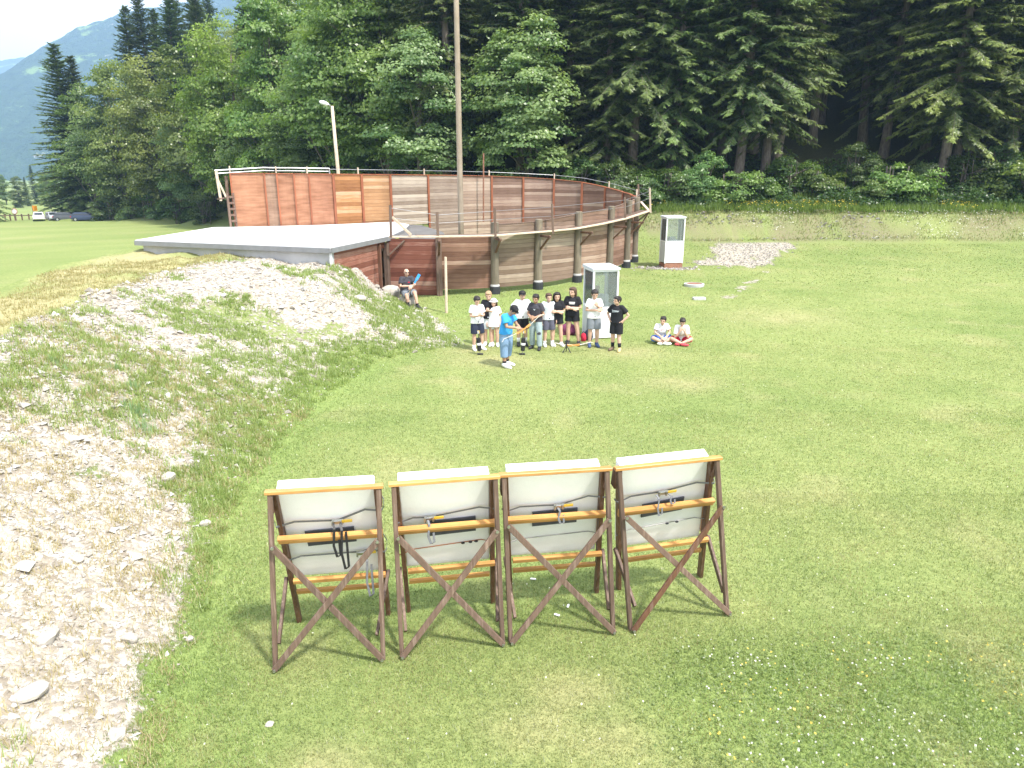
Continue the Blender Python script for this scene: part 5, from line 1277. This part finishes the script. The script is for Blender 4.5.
q = at(14, 108); sg = empty('round_sign', q, 0, 'round white sign on a post at the far fence', 'sign'); MB().tube([(0, 0, 0), (0, 0, 1.4)], .06, 8).build('post', M_GREYW, sg); MB().tube([(0, -.07, 1.5), (0, -.11, 1.5)], .36, 18).build('disc', M_WHITE, sg); MB().tube([(0, -.06, 1.5), (0, -.09, 1.5)], .42, 18).build('rim', c_red, sg)
q = at(32, 112); sg = empty('orange_flag', q, 0, 'small orange flag on a pole beside the parked white car', 'flag'); MB().tube([(0, 0, 0), (0, 0, 2.3)], .04, 8).build('pole', M_GREYW, sg)
fl = MB(); k = 8; fl.add([(.7 * i / k, .06 * math.sin(i * 1.1), z) for z in (1.45, 2.25) for i in range(k + 1)], [(i, i + 1, k + 2 + i, k + 1 + i) for i in range(k)]); f_ = fl.build('cloth', cloth('orange', (.80, .33, .04)), sg); f_.modifiers.new('s', 'SOLIDIFY').thickness = .01

# ------------------------------------------------------------------ mountains
def mountain(name, pts, Y, depth, seed, cols, zb=-30):
    """ ridge skyline given at distance Y, its face sloping down towards the valley """
    nx_, ny_ = 130, 34
    xs = np.linspace(pts[0][0], pts[-1][0], nx_); top = np.interp(xs, [p[0] for p in pts], [p[1] for p in pts])
    t = np.linspace(0, 1, ny_)
    X, T = np.meshgrid(xs, t); Zt = np.broadcast_to(top, X.shape)
    Yy = Y - depth * (.86 - T)
    prof = np.where(T < .86, (T / .86) ** .9, 1 - (T - .86) * 1.2)
    nz = fbm(X / 150, Yy / 150, seed, 5) - .5
    Z = zb + (Zt - zb) * prof + nz * 120 * prof * (1 - .93 * np.exp(-((T - .86) / .1) ** 2)) + (fbm(X / 20, Yy / 20, seed + 4, 3) - .5) * 16 * (T > .02)
    me = bpy.data.meshes.new(name); me.vertices.add(X.size); me.vertices.foreach_set('co', np.stack([X.ravel(), Yy.ravel(), Z.ravel()], 1).reshape(-1).astype(np.float32))
    ii = (np.arange(ny_ - 1)[:, None] * nx_ + np.arange(nx_ - 1)[None, :]).ravel(); q = np.stack([ii, ii + 1, ii + nx_ + 1, ii + nx_], 1)
    me.loops.add(q.size); me.loops.foreach_set('vertex_index', q.ravel().astype(np.int32)); me.polygons.add(len(q)); me.polygons.foreach_set('loop_start', np.arange(0, q.size, 4, dtype=np.int32))
    me.update(calc_edges=True); me.validate()
    m, nt, b = newmat('mountain_' + str(seed)); pos = N(nt, 'ShaderNodeNewGeometry').outputs['Position']
    f = noise(nt, pos, .006, 6, .6); g_ = noise(nt, pos, .06, 4, .7)
    forest_ = ramp(nt, g_, [(.3, (.012, .025, .014)), (.7, (.045, .075, .03))])
    c = mix(nt, ramp(nt, f, [(cols, (0, 0, 0)), (cols + .03, (1, 1, 1))]), forest_, (.17, .25, .07))
    c = mix(nt, ramp(nt, noise(nt, scaled(nt, pos, (.015, .015, .003)), 1.0, 5, .7), [(.66, (0, 0, 0)), (.7, (1, 1, 1))]), c, (.36, .33, .30))
    nt.links.new(c, b.inputs['Base Color']); b.inputs['Roughness'].default_value = 1; b.inputs['Specular IOR Level'].default_value = 0; bump(nt, b, g_, 1.0, 16)
    me.materials.append(m); return tag(link(name, me), kind='structure')
def sky_pts(lst, Y): return [(Py(px, py, Y).x, Py(px, py, Y).z) for px, py in lst]
mountain('mountain', sky_pts([(-260, 250), (-120, 185), (-60, 130), (0, 96), (25, 81), (44, 69), (58, 52), (70, 37), (82, 30), (94, 22), (108, 20), (119, 14), (140, 8), (200, -2), (330, -8)], 2000), 2000, 900, 3, .60)
mountain('mountain', sky_pts([(-500, 90), (-260, 70), (-120, 50), (-40, 66), (0, 60), (15, 57), (28, 55), (47, 63), (90, 80), (200, 40), (330, 60)], 3300), 3300, 900, 8, .55)

# ------------------------------------------------------------------ grass, weeds, stones: what nobody could count
def in_view(x, y, mx=1.18):
    d = y * math.cos(PITCH) + H * math.sin(PITCH); return np.abs(x) < d * 512 / F * mx + .8
def blades(name, x, y, hgt_, wid, lean, col, rng, straight=.5):
    n = len(x); z = ground(x, y) - .008
    az = rng.uniform(0, 6.283, n); ln = rng.uniform(0, 1, n) * lean
    P0 = np.stack([x, y, z], 1); wd = np.stack([np.cos(az + 1.57), np.sin(az + 1.57), np.zeros(n)], 1) * wid[:, None] * .5
    tip = P0 + np.stack([np.cos(az) * ln * hgt_, np.sin(az) * ln * hgt_, hgt_ * np.sqrt(np.clip(1 - ln ** 2 * .6, .12, 1))], 1)
    V = np.stack([P0 - wd, P0 + wd, tip], 1)
    me = tri_mesh(name, V, M_BLADE, col); return tag(link(name, me), kind='stuff')
rng = np.random.default_rng(99)
gx_, gy_ = [], []; hs_, ws_ = [], []
for (y0, y1, dn, hh_, ww) in ((3.4, 7, 6500, .036, .0075), (7, 10, 3800, .036, .010), (10, 14, 1800, .034, .014), (14, 20, 800, .032, .020), (20, 30, 300, .032, .032), (30, 46, 110, .04, .055)):
    xw = (y1 * .96 + 1.3) * 512 / F * 1.15 + .5
    n = int((y1 - y0) * 2 * xw * dn); x = rng.uniform(-xw, xw, n); y = rng.uniform(y0, y1, n)
    m = masks(x, y); t = berm_t(x, y)
    inside = (x < -4.2) & (y > 23) & (y < 34) & (x > -14)          # under the roof
    ringm = ((x + 1.5) / 8.2) ** 2 + ((y - 36.2) / 6.6) ** 2 < 1
    ok = in_view(x, y) & (rng.random(n) > m[0] * 1.05) & (m[4] < .3) & (t < .3 + .2 * rng.random(n)) & ~inside & ~ringm & (rng.random(n) > m[3] * .8)
    ok &= rng.random(n) < (1 - .55 * np.clip(m[1], 0, 1)) * (.45 + .9 * fbm(x * 1.3, y * 1.3, 81, 3))
    x, y = x[ok], y[ok]; l = m[2][ok]
    gx_.append(x); gy_.append(y); k = rng.uniform(.6, 1.4, len(x)) * (1 + .3 * l); hs_.append(hh_ * k); ws_.append(ww * rng.uniform(.7, 1.3, len(x)))
x, y, hg, wd = map(np.concatenate, (gx_, gy_, hs_, ws_))
c = lawn_col(x, y) * rng.uniform(.8, 1.3, (len(x), 1)); dryb = rng.random((len(x), 1)) < (.06 + .45 * sstep(.45, .75, fbm(x * 1.7, y * 1.7, 191, 3)))[:, None]; c = np.where(dryb, c * .4 + np.array([.42, .36, .18]) * .6, c)
blades('grass', x, y, hg, wd, 1.25, c, rng)
# coarse tufts and herbs on the mound and along its foot, straw lying on it
def tufts(n, sel, nb, hh_, spread, colf, ww=.012, lean=1.0):
    x = rng.uniform(-13, 0, n * 6); y = rng.uniform(2.5, 25.5, n * 6); ok = sel(x, y) & in_view(x, y); x, y = x[ok][:n], y[ok][:n]
    sz = rng.uniform(.5, 1.5, len(x)); X = np.repeat(x, nb) + rng.normal(0, spread, len(x) * nb) * np.repeat(sz, nb); Y = np.repeat(y, nb) + rng.normal(0, spread, len(x) * nb) * np.repeat(sz, nb)
    hg = np.repeat(hh_ * sz, nb) * rng.uniform(.5, 1.3, len(X)); return X, Y, hg, np.full(len(X), ww) * rng.uniform(.6, 1.4, len(X)) * (.6 + Y / 14), colf(len(X))
def gcol(a, b): return lambda n: (lambda w: np.array(a) * (1 - w) + np.array(b) * w)(rng.random((n, 1)))
pn = lambda x, y: fbm(x * .55, y * .55, 91, 3)
t_of = berm_t
T1 = tufts(3000, lambda x, y: (t_of(x, y) > .02) & (t_of(x, y) < 1.0) & (rng.random(len(x)) < sstep(.38, .6, pn(x, y) + .12 * (y > 10) - .12 * (y < 8) + .22 * (t_of(x, y) < .25) - .24 * (y > 17.5) - .2 * (y < 9))), 26, .11, .055, gcol((.23, .34, .095), (.40, .47, .18)))
T2 = tufts(3600, lambda x, y: (t_of(x, y) > .02) & (t_of(x, y) < .95) & (rng.random(len(x)) < .5) & (y < 14), 22, .08, .06, gcol((.42, .36, .19), (.56, .49, .29)), .010)
T3 = tufts(80, lambda x, y: (np.hypot(x + 6.6, y - 11.2) < 1.2) & (rng.random(len(x)) < .9), 60, .20, .08, gcol((.20, .32, .14), (.32, .42, .24)), .010)
T4 = tufts(1600, lambda x, y: (t_of(x, y) > .96) & (t_of(x, y) < 1.35), 16, .07, .10, gcol((.34, .32, .14), (.48, .43, .22)), .012)
for nm, T in (('weeds', T1), ('straw', T2), ('tall_grass', T3), ('dry_grass', T4)):
    blades(nm, *T[:4], 1.1 if nm != 'tall_grass' else .5, T[4], rng)
# herbs, clover and buttercups in the lush corner, yellow flowers on the bank
n = 13000; x = rng.uniform(.8, 8.5, n); y = rng.uniform(3.6, 6.8, n); l = masks(x, y)[2]; ok = (rng.random(n) < l) & in_view(x, y); x, y = x[ok], y[ok]
cf = np.stack([x, y, ground(x, y) + rng.uniform(.015, .075, len(x))], 1)
V = leaves(cf, unit(rng.normal(0, .5, (len(x), 3)) + np.array([0, 0, 1])), .026, rng, .9)
tag(link('clover', tri_mesh('clover', V, M_BLADE, gcol((.17, .26, .08), (.30, .38, .16))(len(x)))), kind='stuff')
def flowers(name, x, y, z, sz, col):
    V = leaves(np.stack([x, y, ground(x, y) + z], 1), unit(rng.normal(0, .35, (len(x), 3)) + np.array([0, -.3, 1])), sz, rng, 1.0)
    tag(link(name, tri_mesh(name, V, M_BLADE, np.broadcast_to(np.array(col), (len(x), 3)).copy())), kind='stuff')
def patchy(n, x0, x1, y0, y1, s, thr):
    x = rng.uniform(x0, x1, n); y = rng.uniform(y0, y1, n); ok = (fbm(x * 1.1, y * 1.1, s, 3) > thr); return x[ok], y[ok]
x, y = patchy(420, 1.6, 6.8, 4.0, 6.3, 101, .5); flowers('yellow_flowers', x, y, .08, .024, (.78, .64, .12))
x, y = patchy(700, 1.8, 7.5, 3.9, 6.4, 111, .48); flowers('white_clover_flowers', x, y, .075, .022, (.75, .74, .70))
x, y = patchy(2600, -6, 16, 4, 30, 121, .55); flowers('daisies', x, y, .05, .02, (.70, .69, .60))
# the bank and the strip of herbs before the forest
n = 75000; x = rng.uniform(7.5, 46, n); y = edge_y(x) + rng.uniform(-4.8, 2.2, n); e = y - edge_y(x)
ok = rng.random(n) < np.where(e > -.9, 1, .42) * (.3 + fbm(x * .8, y * .8, 131, 3)); x, y, e = x[ok], y[ok], e[ok]
cb = gcol((.15, .20, .06), (.28, .31, .12))(len(x)); cb[e > -.9] *= np.array([.8, .95, .6]); br = rng.random(len(x)) < .28; cb[br & (e < -.9)] = np.array([.31, .26, .165])
blades('bank_grass', x, y, np.where(e > -.9, .50, .16) * rng.uniform(.5, 1.3, len(x)), np.full(len(x), .055), .9, cb, rng)
x = rng.uniform(7.5, 46, 1500); y = edge_y(x) + rng.uniform(-1.3, .6, len(x)); ok = fbm(x * .45, y * .5, 141, 3) > .47; flowers('buttercups', x[ok], y[ok], rng.uniform(.4, .62, ok.sum()), .075, (.70, .56, .06))
x = rng.uniform(10, 46, 2600); y = edge_y(x) + rng.uniform(-4.4, -1.0, len(x)); ok = fbm(x * .3, y * .3, 151, 3) > np.where(x > 25, .42, .56); flowers('bank_daisies', x[ok], y[ok], rng.uniform(.15, .3, ok.sum()), .075, (.62, .62, .58))
# undergrowth leaves on the forest floor at the edge
n = 70000; x = rng.uniform(-12, 48, n); y = edge_y(x) + rng.uniform(-.3, 7, n); ok = fbm(x * .5, y * .5, 161, 3) > .40; x, y = x[ok], y[ok]
V = leaves(np.stack([x, y, ground(x, y) + rng.uniform(.05, 1.0, len(x)) * fbm(x * .7, y * .7, 171, 2) * 1.6], 1), unit(rng.normal(0, .5, (len(x), 3)) + np.array([0, -.4, 1])), .19, rng)
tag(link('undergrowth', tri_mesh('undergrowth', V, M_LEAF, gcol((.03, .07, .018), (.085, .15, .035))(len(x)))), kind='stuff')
# stones
def stones(name, x, y, sz, mat, k=1.0):
    import itertools
    oc = np.array([[1, 0, 0], [-1, 0, 0], [0, 1, 0], [0, -1, 0], [0, 0, 1], [0, 0, -1]], float); n = len(x)
    P = oc[None] + rng.normal(0, .28, (n, 6, 3)); P = P * np.stack([sz * rng.uniform(.8, 1.5, n), sz * rng.uniform(.7, 1.2, n), sz * rng.uniform(.55, .95, n)], 1)[:, None, :]
    a = rng.uniform(0, 6.28, n); ca, sa = np.cos(a)[:, None], np.sin(a)[:, None]
    P = np.stack([P[..., 0] * ca - P[..., 1] * sa, P[..., 0] * sa + P[..., 1] * ca, P[..., 2]], 2) + np.stack([x, y, ground(x, y) + sz * .12], 1)[:, None, :]
    f = np.array([(0, 2, 4), (2, 1, 4), (1, 3, 4), (3, 0, 4), (2, 0, 5), (1, 2, 5), (3, 1, 5), (0, 3, 5)])
    V = P[:, f].reshape(-1, 3, 3); w = rng.random((n, 1)) ** 1.2; c = (np.array([.28, .245, .20]) * (1 - w) + np.array([.51, .485, .44]) * w) * np.array([k, k * 1.02, k * 1.06])
    return tag(link(name, tri_mesh(name, V, mat, np.repeat(c, 8, 0))), kind='stuff')
M_STONES, nt, b = newmat('gravel_stones'); nt.links.new(mix(nt, 1.0, N(nt, 'ShaderNodeAttribute', attribute_name='col').outputs['Color'], ramp(nt, noise(nt, N(nt, 'ShaderNodeNewGeometry').outputs['Position'], 60, 3), [(.3, (.75, .74, .72)), (.7, (1.15, 1.15, 1.15))]), 'MULTIPLY'), b.inputs['Base Color']); b.inputs['Roughness'].default_value = .95; b.inputs['Specular IOR Level'].default_value = .15
n = 210000; x = rng.uniform(-12, -.8, n); y = rng.uniform(2.4, 27, n); ok = in_view(x, y) & (rng.random(n) < masks(x, y)[0] * np.clip(9 / y, .15, 1)); x, y = x[ok], y[ok]
sz = np.clip(.009 * np.exp(rng.normal(0, .62, len(x))), .006, .085) * (.62 + np.minimum(y, 14) / 14)
stones('gravel', x, y, sz, M_STONES)
n = 3800; x = rng.uniform(8, 19, n); y = rng.uniform(34, 44, n); ok = rng.random(n) < masks(x, y)[0]; stones('gravel', x[ok], y[ok], rng.uniform(.02, .055, ok.sum()), M_STONES, .62)
x = rng.uniform(10, 26, 700); y = edge_y(x) + rng.uniform(-4.6, -1, 700); ok = fbm(x * .4, y * .4, 181, 2) > .55; stones('bank_stones', x[ok], y[ok], rng.uniform(.04, .10, ok.sum()), M_STONES, .6)
x = rng.normal(7.35, .75, 260); y = rng.normal(34.2, .25, 260); stones('rubble', x, y, rng.uniform(.03, .09, 260), M_STONES, .8)
RK = [((118, 377), .20, 'large pale rock high on the gravel slope'), ((88, 355), .13, 'pale rock just above the largest rock on the slope'), ((168, 478), .13, 'pale rock half way down the gravel slope'), ((130, 640), .10, 'white rock low on the gravel slope'), ((48, 640), .13, 'broad pale rock near the bottom corner of the slope'), ((77, 560), .09, 'small pale rock in the straw of the slope'), ((30, 695), .15, 'largest rock at the bottom of the gravel slope'), ((205, 525), .09, 'white rock near the foot of the slope beside the target stands'), ((118, 735), .10, 'pale rock at the bottom edge of the gravel'), ((270, 725), .045, 'small white stone alone on the mown lawn'), ((190, 640), .06, 'white stone in the green strip at the foot of the slope'), ((360, 300), .22, 'pale block of stone at the foot of the boarded building wall'), ((64, 405), .10, 'grey rock among weeds near the top of the slope')]
for (px, r_, lab) in RK:
    q = PG(*px); r_ *= .8; rock((q.x, q.y, q.z + r_ * .25), (r_ * 1.25, r_, r_ * .7), int(px[0] * 7 + px[1]), lab)
for i, (px, lab) in enumerate((((533, 580), 'pale scrap lying on the grass under the third target stand'), ((568, 607), 'cream scrap of foam in the grass beside the crossed brace'), ((557, 616), 'tiny yellowish chip on the grass before the third target stand'))):
    q = PG(*px); o = MB().box((0, 0, .015), (.07, .025, .018)).build('foam_scrap', M_FOAM); o.modifiers.new('b', 'BEVEL').width = .006; o.location = q; o.rotation_euler = (0, .1, i * 1.3); tag(o, lab, 'scrap')

# ------------------------------------------------------------------ the hazy air
hb = MB().box((0, 1800, 285), (10400, 4700, 650)); 
hz = hb.build('haze', None); hz.display_type = 'WIRE'
m = bpy.data.materials.new('hazy_air'); m.use_nodes = True; nt = m.node_tree; nt.nodes.remove(nt.nodes['Principled BSDF'])
pv = N(nt, 'ShaderNodeVolumePrincipled'); pv.inputs['Color'].default_value = (.42, .62, .95, 1); pv.inputs['Density'].default_value = .00032; pv.inputs['Anisotropy'].default_value = .15
nt.links.new(pv.outputs[0], nt.nodes['Material Output'].inputs['Volume']); hz.data.materials.append(m); tag(hz, kind='stuff')

# ------------------------------------------------------------------ light, sky, air
SUN_EL, SUN_AZ = 58.0, 134.0        # azimuth clockwise from the view direction
w = bpy.data.worlds.new('World'); S.world = w; w.use_nodes = True
nt = w.node_tree; bg = nt.nodes['Background']
sky = nt.nodes.new('ShaderNodeTexSky'); sky.sky_type = 'NISHITA'; sky.sun_disc = False
sky.sun_elevation = R(SUN_EL); sky.sun_rotation = R(SUN_AZ); sky.air_density = 1.0; sky.dust_density = 4.0; sky.ozone_density = 1.0
tcw = nt.nodes.new('ShaderNodeTexCoord'); cl = noise(nt, scaled(nt, tcw.outputs['Generated'], (1.2, 1.2, 3.5)), 2.0, 6, .6)   # thin bright veil of cloud
veil = mix(nt, ramp(nt, cl, [(.25, (.55, .55, .55)), (.65, (.88, .88, .88))]), sky.outputs[0], (7.0, 7.05, 7.2))
nt.links.new(veil, bg.inputs[0]); bg.inputs[1].default_value = .15
sl = bpy.data.lights.new('sun', 'SUN'); so = bpy.data.objects.new('sun', sl); COL.objects.link(so)
sl.energy = 3.5; sl.angle = R(4); sl.color = (1.0, .955, .88)
dv = Vector((math.sin(R(SUN_AZ)) * math.cos(R(SUN_EL)), math.cos(R(SUN_AZ)) * math.cos(R(SUN_EL)), math.sin(R(SUN_EL))))
so.rotation_euler = dv.to_track_quat('Z', 'Y').to_euler(); so.location = (20, -20, 60)
S.view_settings.view_transform = 'Standard'; S.view_settings.look = 'None'; S.view_settings.gamma = 1; S.view_settings.exposure = 1.2
S.view_settings.use_curve_mapping = False
S.cycles.use_denoising = True; S.cycles.max_bounces = 7; S.cycles.diffuse_bounces = 3; S.cycles.glossy_bounces = 2; S.cycles.transmission_bounces = 4; S.cycles.transparent_max_bounces = 8; S.cycles.volume_bounces = 1
S.cycles.caustics_reflective = False; S.cycles.caustics_refractive = False
print('script seconds', time.time() - T0)
